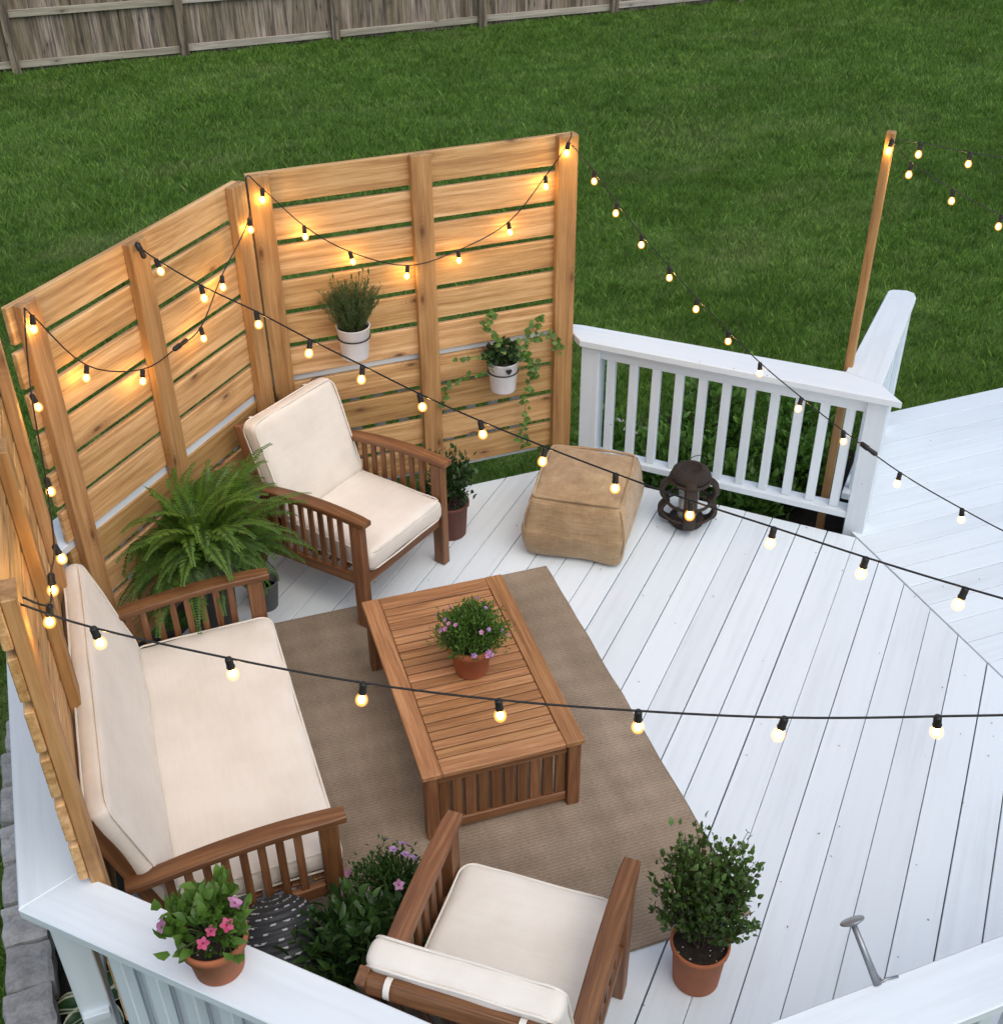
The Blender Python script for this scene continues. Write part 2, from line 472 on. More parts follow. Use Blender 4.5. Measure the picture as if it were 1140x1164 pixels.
def mk_lawn(blade):
    t = NT('grass_blades' if blade else 'lawn_soil')
    geo = t.node('ShaderNodeNewGeometry').outputs['Position']
    big = t.noise(geo, .55, 4, .6); mid = t.noise(t.map(geo, (1.0, 2.2, 1)), 2.6, 4, .65); sm = t.noise(geo, 14, 3, .6)
    fac = t.math('ADD', t.math('MULTIPLY', big.outputs[0], .35), t.math('ADD', t.math('MULTIPLY', mid.outputs[0], .40), t.math('MULTIPLY', sm.outputs[0], .25)))
    col = t.ramp(fac, [(.37, (.085, .175, .022)), (.50, (.150, .285, .042)), (.63, (.245, .395, .085))])
    pale = t.noise(t.map(geo, (.5, 1.6, 1), (3, 7, 0)), 1.1, 4, .65)
    col = t.mix(t.math('MULTIPLY', t.ramp(pale.outputs[0], [(.52, 0.0), (.68, 1.0)]), .45), col, (.30, .37, .13))
    dk = t.noise(geo, 5.0, 4, .7)
    col = t.mix(t.math('MULTIPLY', t.ramp(dk.outputs[0], [(.50, 0.0), (.66, 1.0)]), .5), col, (.055, .135, .020))
    if blade:
        rn = t.attr('rnd').outputs['Fac']
        v = t.math('ADD', .55, t.math('MULTIPLY', rn, .95))
        col = t.mix(1.0, col, t.node('ShaderNodeCombineColor', ins={0: v, 1: v, 2: v}).outputs[0], 'MULTIPLY')
        col = t.mix(t.math('MULTIPLY', t.math('GREATER_THAN', rn, .975), .55), col, (.24, .21, .10))
        t.color(col); t.set(Roughness=.55)
        tr = t.node('ShaderNodeBsdfTranslucent'); t.l.new(col, tr.inputs[0])
        mx = t.node('ShaderNodeMixShader', ins={0: .35})
        t.l.new(t.bsdf.outputs[0], mx.inputs[1]); t.l.new(tr.outputs[0], mx.inputs[2]); t.l.new(mx.outputs[0], t.out.inputs[0])
    else:
        t.color(t.mix(1.0, col, (.45, .45, .45), 'MULTIPLY')); t.set(Roughness=1.0); t.bump(sm.outputs[0], 1.0, .05)
    return t.m
M['blade'] = mk_lawn(True)
M['lawn'] = mk_lawn(False)

def emit(name, col, strength, transp=0.0):
    t = NT(name); t.n.remove(t.bsdf)
    e = t.node('ShaderNodeEmission', ins={0: (*col, 1), 1: strength})
    if transp:
        tr = t.node('ShaderNodeBsdfTransparent')
        mx = t.node('ShaderNodeMixShader', ins={0: 1 - transp})
        t.l.new(tr.outputs[0], mx.inputs[1]); t.l.new(e.outputs[0], mx.inputs[2])
        t.l.new(mx.outputs[0], t.out.inputs[0])
    else:
        t.l.new(e.outputs[0], t.out.inputs[0])
    return t.m
M['filament'] = emit('glowing_filament', (1.0, .56, .15), 230)
def mk_bulb():
    t = NT('warm_bulb_glass'); t.n.remove(t.bsdf)
    e = t.node('ShaderNodeEmission', ins={0: (1.0, .40, .08, 1), 1: 6.0})
    lw = t.node('ShaderNodeLayerWeight', ins={'Blend': .5})
    tr = t.node('ShaderNodeBsdfTransparent')
    mx = t.node('ShaderNodeMixShader', ins={0: t.ramp(lw.outputs['Facing'], [(.0, .42), (.45, .14), (.85, .02), (1.0, .0)])})
    t.l.new(tr.outputs[0], mx.inputs[1]); t.l.new(e.outputs[0], mx.inputs[2]); t.l.new(mx.outputs[0], t.out.inputs[0])
    return t.m
M['bulbglass'] = mk_bulb()
def mk_glass():
    t = NT('clear_glass'); t.color((.9, .93, .93)); t.set(Roughness=.03)
    tr = t.node('ShaderNodeBsdfTransparent', ins={0: (.93, .95, .95, 1)})
    mx = t.node('ShaderNodeMixShader', ins={0: .22})
    t.l.new(tr.outputs[0], mx.inputs[1]); t.l.new(t.bsdf.outputs[0], mx.inputs[2]); t.l.new(mx.outputs[0], t.out.inputs[0])
    return t.m
M['glass'] = mk_glass()

# ------------------------------------------------------------------ setting
GZ = -.50
mb = MB(); mb.add([(-60, -20, GZ), (80, -20, GZ), (80, 120, GZ), (-60, 120, GZ)], [(0, 1, 2, 3)])
lawn = mb.build('lawn', M['lawn']); tag(lawn, kind='structure')
# rear boundary strip of mulch beyond the right railing, and the bed at the left
def bed(pts, z):
    m = MB(); m.add([(x, y, z) for x, y in pts], [tuple(range(len(pts)))])
    o = m.build('mulch_bed', M['mulch']); tag(o, kind='structure'); return o
bed([(2.35, 5.05), (3.6, 3.8), (4.45, 4.9), (4.2, 5.6), (3.6, 6.05), (3.0, 6.05), (2.55, 5.75)], GZ + .012)
bed([(-.80, 4.45), (-.82, 2.4), (-.2, 1.2), (.9, .4), (1.5, .6), (1.5, 1.7), (-.3, 3.2), (-.3, 4.6)], GZ + .012)

# deck of real boards
def clip(poly, a, b, c):
    """keep a*x+b*y<=c"""
    out = []
    for i in range(len(poly)):
        p = poly[i]; q = poly[(i + 1) % len(poly)]
        dp = a * p[0] + b * p[1] - c; dq = a * q[0] + b * q[1] - c
        if dp <= 0: out.append(p)
        if (dp < 0) != (dq < 0) and abs(dp - dq) > 1e-12:
            t = dp / (dp - dq); out.append((p[0] + t * (q[0] - p[0]), p[1] + t * (q[1] - p[1])))
    return out
def clipall(poly, cs):
    for (a, b, c) in cs:
        poly = clip(poly, a, b, c)
        if len(poly) < 3: return None
    # drop doubled points
    out = []
    for p in poly:
        if not out or math.dist(p, out[-1]) > 1e-4: out.append(p)
    if len(out) > 2 and math.dist(out[0], out[-1]) < 1e-4: out.pop()
    return out if len(out) > 2 else None
k = 1 / S2
NA, NB, XC, ND, NE, YH, XJ = 5.075, 3.075, -.33, 5.145, 1.475, 1.39, 3.36
oct_ = [(0, 1, NA), (-k, k, NB), (-1, 0, -XC), (k, k, ND), (-k, -k, -NE), (0, -1, -YH), (1, 0, XJ - .003)]
mb = MB()
PITCH = .1422
n0 = .1135            # phase of the board lines measured across the boards
for i in range(-40, 40):
    lo = n0 + i * PITCH; hi = lo + PITCH
    g1 = random.uniform(.0010, .0036)
    # strip between lo and hi along direction 45 deg; n = (-x+y)/sqrt2
    a = lo + g1; b = hi - random.uniform(.0008, .0022)
    def P(u, n): return ((u - n) * k, (u + n) * k)
    poly = [P(-4, a), P(12, a), P(12, b), P(-4, b)]
    poly = clipall(poly, oct_)
    if poly: mb.prism(poly, -.028 + random.uniform(-.001, .001), random.uniform(-.0012, .0008), ang=PI / 4, bev=.0025)
FN = .427   # line of the right hand railing, n_F = (-x+y)/sqrt2
for i in range(0, 34):
    y1 = 4.908 - i * PITCH; y0 = y1 - PITCH
    poly = [(XJ + .004, y0 + .003), (8.0, y0 + .003), (8.0, y1), (XJ + .004, y1)]
    cs = [(-k, k, .46)]
    poly = clipall(poly, cs)
    if poly: mb.prism(poly, -.028, random.uniform(-.0012, .0008), bev=.0025)
deck = mb.build('deck', M['white']); tag(deck, kind='structure')
# joists and dark void beneath, rim boards
mb = MB()
for (p, q) in [((-.3, 4.03), (.74, 5.045)), ((.74, 5.045), (2.17, 5.045)), ((2.17, 5.045), (3.28, 3.95)), ((-.30, 4.03), (-.30, 2.42)), ((-.28, 2.38), (.70, 1.42))]:
    mb.bar((*p, -.15), (*q, -.15), .036, .235)
mb.bar((4.25, 4.87, -.13), (8, 4.87, -.13), .036, .19)
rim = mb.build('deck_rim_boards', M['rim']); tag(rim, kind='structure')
mb = MB()
mb.bar((3.40, 4.02, -.14), (4.20, 4.82, -.14), .036, .20)
for i in range(9):
    y = 1.6 + i * .41
    mb.bar((max(-.25, 2.2 - y), y, -.14), (min(7.2, 7.05 - y) if y > 3.6 else 7.2, y, -.14), .04, .20)
jo = mb.build('deck_joists', M['bark']); tag(jo, kind='structure')

# ------------------------------------------------------------------ railings
def railing(label, p0, p1, inner, posts=(), cap_poly=None, z=.80, bal=.125, flip=False, width=.17, post_w=.095, start=.14, end=.14):
    """p0->p1 = inner edge of the cap; outward normal = -inner"""
    p0 = Vector((*p0, 0)); p1 = Vector((*p1, 0)); d = (p1 - p0).normalized(); n = Vector((*inner, 0)).normalized() * -1
    L = (p1 - p0).length
    ang = math.atan2(d.y, d.x)
    r = thing('deck_railing', label, 'railing', (0, 0, 0), 0, 'white painted deck railings')
    m = MB()
    poly = cap_poly or [tuple(p0[:2]), tuple(p1[:2]), tuple((p1 + n * width)[:2]), tuple((p0 + n * width)[:2])]
    area = sum(poly[i][0] * poly[(i + 1) % len(poly)][1] - poly[(i + 1) % len(poly)][0] * poly[i][1] for i in range(len(poly)))
    if area < 0: poly = poly[::-1]
    m.prism(poly, z - .034, z, ang=ang, bev=.004)
    m.build('cap', M['white'], r)
    c = width / 2 + .005
    m = MB(); m.bar(p0 + n * (c) + d * .02 + Vector((0, 0, z - .034 - .046)), p1 + n * (c) - d * .02 + Vector((0, 0, z - .034 - .046)), .038, .088); m.build('top_rail', M['white'], r)
    m = MB(); m.bar(p0 + n * (c) + d * .02 + Vector((0, 0, .085)), p1 + n * (c) - d * .02 + Vector((0, 0, .085)), .085, .038); m.build('bottom_rail', M['white'], r)
    cnt = max(1, int(round((L - start - end) / bal)))
    for i in range(cnt + 1):
        q = p0 + d * (start + (L - start - end) * i / cnt) + n * (c)
        m = MB(); m.box((0, 0, 0), (.045, .036, z - .034 - .088 - .105), Matrix.Rotation(ang, 3, 'Z'), .003)
        o = m.build('baluster', M['white'], r, q + Vector((0, 0, .1045 + (z - .034 - .088 - .105) / 2)))
    for s_ in posts:
        m = MB(); zt = z - .036
        m.box((0, 0, 0), (post_w, post_w, zt + .45), Matrix.Rotation(ang, 3, 'Z'), .004)
        m.build('post', M['white'], r, p0 + d * s_ + n * (c) + Vector((0, 0, (zt - .45) / 2)))
    return r

W_ = .17
# corner points of the inner cap line (octagon)
cAB = (.74, 5.133); cBC = (-.372, 4.022); cCE = (-.388, 2.48)
YA = 5.133; NDc = 5.145; NBc = 3.107; XCc = -.388; NEc = 1.475
xAD = NDc * S2 - YA
xAB = YA - NBc * S2
yBC = NBc * S2 + XCc
yCE = NEc * S2 - XCc
xEH = NEc * S2 - 1.37
o1 = .17
def off(px, py): return (px, py)
# outer octagon corners
xADo = (NDc + o1) * S2 - (YA + o1); xABo = (YA + o1) - (NBc + o1) * S2; yBCo = (NBc + o1) * S2 + (XCc - o1)
yCEo = (NEc - o1) * S2 - (XCc - o1); xEHo = (NEc - o1) * S2 - (1.37 - o1)
railing('white railing half hidden behind the far slatted privacy screen', (xAB, YA), (xAD, YA), (0, -1), posts=(.10,), z=.824,
        cap_poly=[(xAB, YA), (xAD + .10, YA), (xAD + .10, YA + .07), (xADo, YA + o1), (xABo, YA + o1)])
railing('white railing behind the angled middle privacy screen', (XCc, yBC), (xAB, YA), (1, -1), posts=(.1,), z=.824,
        cap_poly=[(XCc, yBC), (xAB, YA), (xABo, YA + o1), (XCc - o1, yBCo)])
railing('white railing running along the outside of the left privacy screen', (XCc, yCE), (XCc, yBC), (1, 0), posts=(.09,),
        cap_poly=[(XCc, yCE), (XCc, yBC), (XCc - o1, yBCo), (XCc - o1, yCEo)])
railing('white railing in the bottom left corner with the flower pot standing on its cap', (xEH, 1.37), (XCc, yCE), (1, 1), posts=(.09,), end=.17,
        cap_poly=[(xEH, 1.37), (XCc - .002, yCE + .002), (XCc - o1, yCEo), (xEHo, 1.37 - o1)])
mE = bpy.data.objects['deck_railing.003']
dE = Vector((-k, k, 0)); LE = math.hypot(xEH - XCc, 1.37 - yCE)
for i in range(13):
    q = Vector((xEH, 1.37, 0)) + dE * (.10 + i * .1215) + Vector((-k, -k, 0)) * .045
    if .10 + i * .1215 > LE - .05: break
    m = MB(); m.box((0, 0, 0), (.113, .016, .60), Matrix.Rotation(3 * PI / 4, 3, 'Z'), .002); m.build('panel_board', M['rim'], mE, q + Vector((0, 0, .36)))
railing('white railing whose cap just shows in the bottom right corner', (3.6, 1.37), (xEH, 1.37), (0, 1), posts=(.1, 1.5),
        cap_poly=[(3.6, 1.37), (xEH + .003, 1.37), (xEHo + .003, 1.37 - o1), (3.6, 1.37 - o1)])
# far right railing (D): starts against the screen post
xs = 2.276
dEnd = 3.372
pD0 = (xs, NDc * S2 - xs); pD1 = (3.345, NDc * S2 - 3.345)
capD = [pD0, (3.425, NDc * S2 - 3.425 + .02), (3.435, 4.045), (3.348, 4.222), (2.36, (NDc + o1) * S2 - 2.36), (2.276, (NDc + o1) * S2 - 2.276 - .03)]
railing('white railing with square balusters between the screen and the tall pole', pD0, pD1, (-1, -1), posts=(.045, 1.505), start=.15, end=.13,
        cap_poly=capD, post_w=.10, bal=.122)
# right short railing (F)
fx0, fy0 = 3.475, 4.078
fx1, fy1 = 4.205, 4.808
w2 = .125
capF = [(3.437, 4.047), (fx1 - .02, fy1 - .01), (fx1 + .005, fy1 + .04), (fx1 - .01, fy1 + .085), (4.13, 4.93), (4.095, 4.925), (3.352, 4.224)]
railing('short white railing with a rounded end pointing to the lawn', (fx0, fy0), (fx1 - .03, fy1 - .03), (1, -1), posts=(.92,), start=.09, end=.15,
        cap_poly=capF, width=.11, bal=.12)

# ------------------------------------------------------------------ privacy screens
def screen(label, p0, p1, inner, post_s, z0=.142, ztop=1.835, gapmode=.172, endcut=0.0):
    p0 = Vector((*p0, 0)); p1 = Vector((*p1, 0)); d = (p1 - p0).normalized(); n = Vector((*inner, 0)).normalized()
    L = (p1 - p0).length
    r = thing('privacy_screen', label, 'privacy screen', (0, 0, 0), 0, 'slatted wooden privacy screens')
    m = MB()
    for i in range(10):
        zt = ztop - gapmode * i - (.011 if i > 5 else 0)
        e0 = random.uniform(-.006, .004); e1 = random.uniform(-.004, .006)
        m.bar(p0 + d * e0 + n * .0125 + Vector((0, 0, zt - .0725)), p1 + d * e1 + n * .0125 + Vector((0, 0, zt - .0725 + random.uniform(-.003, .003))), .025, .1430, bev=.003)
    m.build('slat_panel', M['pine'], r)
    for (s_, zb, wd) in post_s:
        m = MB()
        q = p0 + d * s_ + n * (.025 + .019 + .001)
        m.bar(q + Vector((0, 0, zb)), q + Vector((0, 0, ztop + random.uniform(-.001, .003))), wd, .038, up=n, bev=.003)
        m.build('post', M['post'], r)
    return r
screen('far slatted wood screen with the two white hanging pots', (.708, 5.130), (2.268, 5.130), (0, -1), [(.052, .002, .098), (.787, .002, .098), (1.508, .002, .102)])
screen('middle slatted wood screen set at an angle behind the fern', (-.318, 4.098 - .0), (.650, 5.066), (1, -1), [(.075, .002, .09), (.660, .002, .098), (1.325, .002, .098)])
screen('left slatted wood screen seen edge on beside the sofa', (-.386, 2.415), (-.386, 4.02), (1, 0), [(.052, .10, .09), (.74, .002, .09), (1.40, .002, .09)])

# tall pole
m = MB(); m.bar((3.398, 4.267, GZ), (3.402, 4.271, 1.95), .040, .040, up=(1, -1, 0)); o = m.build('light_pole', M['post'])
tag(o, 'tall thin wooden pole behind the white railing holding up the string lights', 'pole')
m = MB(); m.box((0, 0, 0), (.012, .014, .02)); o2 = m.build('screw_eye', M['blackmetal'], o, (3.39, 4.245, 1.90))

# ------------------------------------------------------------------ back fence
FY = 16.50
fe = thing('back_fence', 'weathered grey brown wooden picket fence at the far end of the lawn', 'fence', (0, 0, 0))
posts_x = [-6.5, -4.45, -2.4, -.34, 1.75, 3.76, 5.85, 7.88, 9.95, 12.0, 14.05, 16.1]
for a, b in zip(posts_x[:-1], posts_x[1:]):
    m = MB(); x = a
    while x < b - .02:
        w = random.uniform(.125, .145)
        m.box((x + w / 2, FY + .075 + ((len(m.v) // 24) % 2) * .0125 + random.uniform(0, .003), GZ + .03 + .93 + random.uniform(-.02, .02)), (w + random.uniform(.0, .012), .018, 1.84), Matrix.Rotation(random.uniform(-.008, .008), 3, 'Y'), .002)
        x += w
    m.build('picket_panel', M['fence'], fe)
    for z in (GZ + .14, GZ + .72, GZ + 1.6):
        m = MB(); m.bar((a + .05, FY + .045, z + random.uniform(-.015, .015)), (b - .05, FY + .045, z + random.uniform(-.015, .015)), .036, .085, bev=.003); m.build('rail', M['fence_rail'], fe)
for x in posts_x:
    m = MB(); m.box((x, FY - .0, GZ + .98), (.105, .10, 2.0), Matrix.Rotation(random.uniform(-.012, .012), 3, 'Y'), .004, rnd=random.uniform(0, .5)); m.build('post', M['fence'], fe)

# ------------------------------------------------------------------ cushions
def cushion_mesh(name, size, r, puff, mat, parent, loc, rot=(0, 0, 0), pipe=True, seed=0, wr=.008, n=18):
    hx, hy, hz = [a / 2 for a in size]
    bm = bmesh.new()
    bmesh.ops.create_cube(bm, size=2.0)
    bmesh.ops.subdivide_edges(bm, edges=bm.edges[:], cuts=n, use_grid_fill=True)
    for v in bm.verts:
        p = v.co
        def sh(t): return math.copysign(abs(t) ** .75, t)
        q = Vector((sh(p.x) * hx, sh(p.y) * hy, sh(p.z) * hz))
        inner = Vector((max(-(hx - r), min(hx - r, q.x)), max(-(hy - r), min(hy - r, q.y)), max(-(hz - r), min(hz - r, q.z))))
        dd = q - inner
        if dd.length > 1e-6: q = inner + dd.normalized() * r
        u = q.x / hx; w = q.y / hy
        f = max(0, 1 - u * u) * max(0, 1 - w * w)
        q.z += (1 if q.z > 0 else -1) * puff * (f ** .55) * min(1, abs(q.z) / (hz * .6))
        e = max(0, 1 - abs(q.z) / hz)
        q.x *= 1 + .012 * e; q.y *= 1 + .012 * e
        nn = mnoise.noise(Vector((q.x * 5 + seed, q.y * 5, q.z * 5))) * wr + mnoise.noise(Vector((q.x * 16 + seed, q.y * 13, q.z * 16))) * wr * .4
        q.z += nn
        q.x += mnoise.noise(Vector((q.y * 6 + seed, q.z * 6, 3))) * wr; q.y += mnoise.noise(Vector((q.x * 6 + seed, q.z * 6, 8))) * wr
        v.co = q
    for f in bm.faces: f.smooth = True
    me = bpy.data.meshes.new(name); bm.to_mesh(me); bm.free(); me.materials.append(mat)
    o = bpy.data.objects.new(name, me); link(o, parent); o.location = loc; o.rotation_euler = rot
    if pipe:
        for sgn in (1, -1):
            pts = []
            zc = sgn * (hz - r * .25)
            rx, ry, rc = hx - r * .08, hy - r * .08, r * 1.6
            for (cx, cy, a0) in ((rx - rc, ry - rc, 0), (-(rx - rc), ry - rc, 90), (-(rx - rc), -(ry - rc), 180), (rx - rc, -(ry - rc), 270)):
                for j in range(6):
                    a = R(a0 + j * 18); px, py = cx + rc * math.cos(a), cy + rc * math.sin(a)
                    pts.append((px, py, zc + mnoise.noise(Vector((px * 5 + seed, py * 5, 0))) * wr))
            # fill straight runs
            full = []
            for i in range(len(pts)):
                a_ = Vector(pts[i]); b_ = Vector(pts[(i + 1) % len(pts)]); full.append(a_)
                L = (b_ - a_).length
                for t in range(1, int(L / .05)):
                    q = a_.lerp(b_, t / int(L / .05)); q.z += mnoise.noise(Vector((q.x * 6 + seed, q.y * 6, 1))) * wr * .5; full.append(q)
            m = MB(); m.tube(full, .0042, 6, closed=True); m.build('piping', mat, o)
    return o

# ------------------------------------------------------------------ slatted armchair / sofa
def armchair(name, label, cat, Wd, group, seat_n, mat_c, back_slats, loc, rotz, bth=.095, bdy=0.0, bang=108):
    t = thing(name, label, cat, loc, rotz, group)
    A = M['acacia']; hw = Wd / 2
    ZA = .585
    def arm_z(y):
        u = min(1.0, max(0.0, (y + .30) / .665))
        return ZA - .055 * (1 - u) ** 1.6 + .012 * math.sin(PI * u)
    for s_ in (-1, 1):
        m = MB(); m.box((s_ * hw, .305, ZA / 2 - .003), (.045, .062, ZA - .008)); m.build('leg', A, t)
        m = MB(); m.bar((s_ * hw, -.40, 0), (s_ * hw, -.235, .36), .04, .055, up=(0, 1, 0)); 
        m.build('leg', A, t)
        # arched arm
        V = []; F = []; G = []; ns = 14
        for i in range(ns + 1):
            y = -.335 + .70 * i / ns; z = arm_z(y) + .012
            wv = .030 + .004 * math.sin(PI * i / ns)
            if i in (0, ns): wv -= .004
            for (dx, dz) in ((-wv, -.012), (wv, -.012), (wv, .009), (wv - .004, .013), (-wv + .004, .013), (-wv, .009)):
                V.append((s_ * hw + dx, y, z + dz)); G.append((y, dx, dz))
        for i in range(ns):
            for j in range(6):
                F.append((i * 6 + j, i * 6 + (j + 1) % 6, (i + 1) * 6 + (j + 1) % 6, (i + 1) * 6 + j))
        F.append(tuple(range(6))); F.append(tuple(ns * 6 + j for j in range(6))[::-1])
        F = [f[::-1] for f in F]
        m = MB(); m.add(V, F, G); m.build('armrest', A, t)
        m = MB(); m.bar((s_ * hw, -.27, .225), (s_ * hw, .275, .265), .024, .055); m.build('side_rail', A, t)
        for i in range(8):
            y = -.205 + i * .0585
            z1 = arm_z(y) + .002; zb = .25 + (y + .27) * .073
            m = MB(); m.box((s_ * hw, y, (z1 + zb) / 2), (.014, .027, z1 - zb), None, .002); m.build('arm_slat', A, t)
        # raked back post
        m = MB(); m.bar((s_ * (hw - .035), -.215, .24), (s_ * (hw - .035), -.395, .83), .03, .05, up=(0, 1, .3)); m.build('back_post', A, t)
    m = MB(); m.bar((-hw + .02, .305, .262), (hw - .02, .305, .262), .024, .06); m.build('front_rail', A, t)
    m = MB(); m.bar((-hw + .05, -.235, .262), (hw - .05, -.235, .262), .024, .05); m.build('rear_rail', A, t)
    m = MB()
    for i in range(seat_n):
        y = -.18 + i * (.44 / (seat_n - 1)); m.bar((-hw + .02, y, .288), (hw - .02, y, .288), .05, .014)
    m.build('seat_slats', A, t)
    m = MB(); m.bar((-hw + .048, -.392, .80), (hw - .048, -.392, .80), .03, .055, up=(0, .3, 1)); m.build('top_rail', A, t)
    m = MB(); m.bar((-hw + .048, -.247, .325), (hw - .048, -.247, .325), .026, .045, up=(0, .3, 1)); m.build('lower_rail', A, t)
    for i in range(back_slats):
        x = -hw + .10 + (Wd - .20) * i / (back_slats - 1)
        m = MB(); m.bar((x, -.252, .345), (x, -.386, .775), .034, .014, up=(0, 1, .3), bev=.002); m.build('back_slat', A, t)
    cushion_mesh('seat_cushion', (Wd - .058, .56, .105), .030, .012, mat_c, t, (0, .068, .352), (R(1.5), 0, 0), seed=hash_(label), n=22)
    # back cushion leans on the raked frame: built lying, rotated up
    th = R(bang)
    bl = .50
    bc = Vector((0, -.255 + bdy, .62))
    cushion_mesh('back_cushion', (Wd - .05, bl, bth), .030, .010, mat_c, t, bc, (th, 0, 0), seed=hash_(label) + 9, n=22)
    # two fabric ties on the top rail
    for s_ in (-1, 1):
        m = MB(); pts = []
        for j in range(12):
            a = 2 * PI * j / 12; pts.append((s_ * (hw - .11), -.392 + .026 * math.cos(a), .800 + .036 * math.sin(a)))
        V = []; F = []
        for (x, y, z) in pts: V += [(x - .009, y, z), (x + .009, y, z)]
        for j in range(12):
            a, b = 2 * j, 2 * ((j + 1) % 12); F.append((a, b, b + 1, a + 1))
        m.add(V, F, smooth=True); m.build('tie', mat_c, t)
    return t
def hash_(s_): return sum(ord(c) for c in s_) % 97

def org(front_mid, az, y=.33):
    d = Vector((math.cos(az), math.sin(az)))
    return (front_mid[0] - d.x * y, front_mid[1] - d.y * y, 0), az - PI / 2
loc, rz = org((1.109, 4.295), R(-55))
ch = armchair('armchair', 'slatted armchair with cream cushions in front of the far screen', 'armchair', .585, 'slatted wooden armchairs', 7, M['cream'], 6, loc, rz)
loc, rz = org((.939, 2.245), R(50.6))
c3 = dup(ch, loc, rz, 'slatted armchair seen from behind at the bottom edge of the picture')
for o in kids(c3):
    if 'cushion' in o.name or 'tie' in o.name:
        me = o.data.copy(); me.materials[0] = M['cream_light']; o.data = me
        for q in kids(o):
            mq = q.data.copy(); mq.materials[0] = M['cream_light']; q.data = mq
loc, rz = org((.378, 3.255), R(-.8))
so = armchair('sofa', 'wooden slatted sofa with one long cream seat cushion by the left screen', 'sofa', 1.335, None, 7, M['cream'], 13, (loc[0], loc[1], 0), rz, .08, -.035, 106)

# ------------------------------------------------------------------ coffee table
tb = thing('coffee_table', 'rectangular slatted wooden coffee table standing on the rug', 'table', (1.074, 3.350, 0), R(-3.0))
TW, TL, TZ = .625, 1.045, .362
A = M['acacia']
m = MB()
bw = .075
for s_ in (-1, 1): m.box((s_ * (TW / 2 - bw / 2), 0, TZ - .0115), (bw, TL, .023))
for s_ in (-1, 1): m.box((0, s_ * (TL / 2 - bw / 2), TZ - .0122), (TW - 2 * bw - .002, bw, .0225))
m.build('top_frame', M['tabletop'], tb)
m = MB()
ns = 19; ln = TL - 2 * bw - .006; pt = ln / ns
for i in range(ns): m.box((0, -ln / 2 + pt * (i + .5), TZ - .013), (TW - 2 * bw - .006, pt - .0068, .018), None, .002)
m.build('top_slats', M['tabletop'], tb)
for sx in (-1, 1):
    for sy in (-1, 1):
        m = MB(); m.box((sx * (TW / 2 - .035), sy * (TL / 2 - .035), (TZ - .024) / 2), (.05, .05, TZ - .026)); m.build('leg', A, tb)
for sy in (-1, 1):
    m = MB(); m.box((0, sy * (TL / 2 - .035), TZ - .05), (TW - .122, .022, .05)); m.build('apron', A, tb)
    m = MB(); m.box((0, sy * (TL / 2 - .035), .052), (TW - .122, .022, .045)); m.build('stretcher', A, tb)
    for i in range(10):
        m = MB(); m.box((-(TW - .17) / 2 + (TW - .17) * i / 9, sy * (TL / 2 - .036), (TZ - .075 + .0745) / 2), (.040, .013, TZ - .075 - .0745), None, .002); m.build('end_slat', A, tb)
for sx in (-1, 1):
    m = MB(); m.box((sx * (TW / 2 - .035), 0, TZ - .05), (.022, TL - .122, .05)); m.build('apron', A, tb)

# ------------------------------------------------------------------ rug
m = MB(); nx, ny = 30, 42
RW, RL = 1.50, 2.11
V = []; G = []; F = []
for j in range(ny + 1):
    for i in range(nx + 1):
        x = -RW / 2 + RW * i / nx; y = -RL / 2 + RL * j / ny
        ex = .006 * mnoise.noise(Vector((x * 3, y * 3, 0)))
        V.append((x + (.006 * mnoise.noise(Vector((y * 5, 1, 0))) if i in (0, nx) else 0), y + (.006 * mnoise.noise(Vector((x * 5, 4, 0))) if j in (0, ny) else 0), .0085 + .0015 * mnoise.noise(Vector((x * 4, y * 4, 5)))))
        G.append((x, y, 0))
for j in range(ny):
    for i in range(nx):
        a = j * (nx + 1) + i; F.append((a, a + 1, a + nx + 2, a + nx + 1))
m.add(V, F, G, smooth=True)
edge = [V[i] for i in range(nx + 1)] + [V[j * (nx + 1) + nx] for j in range(1, ny + 1)] + [V[ny * (nx + 1) + i] for i in range(nx - 1, -1, -1)] + [V[j * (nx + 1)] for j in range(ny - 1, 0, -1)]
m2 = MB(); m2.tube([(p[0], p[1], .0048) for p in edge], .0045, 6, closed=True)
rug = m.build('jute_rug', M['rug'], None, (1.006, 3.228, 0)); rug.rotation_euler = (0, 0, R(-2.2))
tag(rug, 'flat brown woven jute rug lying on the white deck', 'rug')
m2.build('border', M['rug'], rug)

# ------------------------------------------------------------------ pouf
pf = thing('pouf', 'square tan burlap pouf with piped seams beside the screen', 'pouf', (2.085, 4.462, 0), R(-34.5))
bm = bmesh.new(); bmesh.ops.create_cube(bm, size=2.0); bmesh.ops.subdivide_edges(bm, edges=bm.edges[:], cuts=24, use_grid_fill=True)
for v in bm.verts:
    p = v.co.copy(); r0 = .16
    inner = Vector([max(-(1 - r0), min(1 - r0, c)) for c in p]); dd = p - inner
    if dd.length > 1e-6: p = inner + dd.normalized() * r0
    bul = (1 - p.z ** 2)
    fx = .225 * (1 + .17 * bul * (1 - .35 * p.y * p.y)) * (1 + .03 * (p.z < 0)); fy = .250 * (1 + .17 * bul * (1 - .35 * p.x * p.x)) * (1 + .03 * (p.z < 0))
    z = .176 + p.z * .170
    if p.z > 0: z += .018 * (1 - p.x ** 2) * (1 - p.y ** 2) * max(0, p.z)
    q = Vector((p.x * fx, p.y * fy, z))
    nn = mnoise.noise(q * 5.5) * .012 + mnoise.noise(Vector((q.x * 14, q.y * 14, q.z * 7))) * .005
    q += Vector((p.x, p.y, .4 * p.z)) * nn
    q.z = max(.002, q.z)
    v.co = q
for f in bm.faces: f.smooth = True
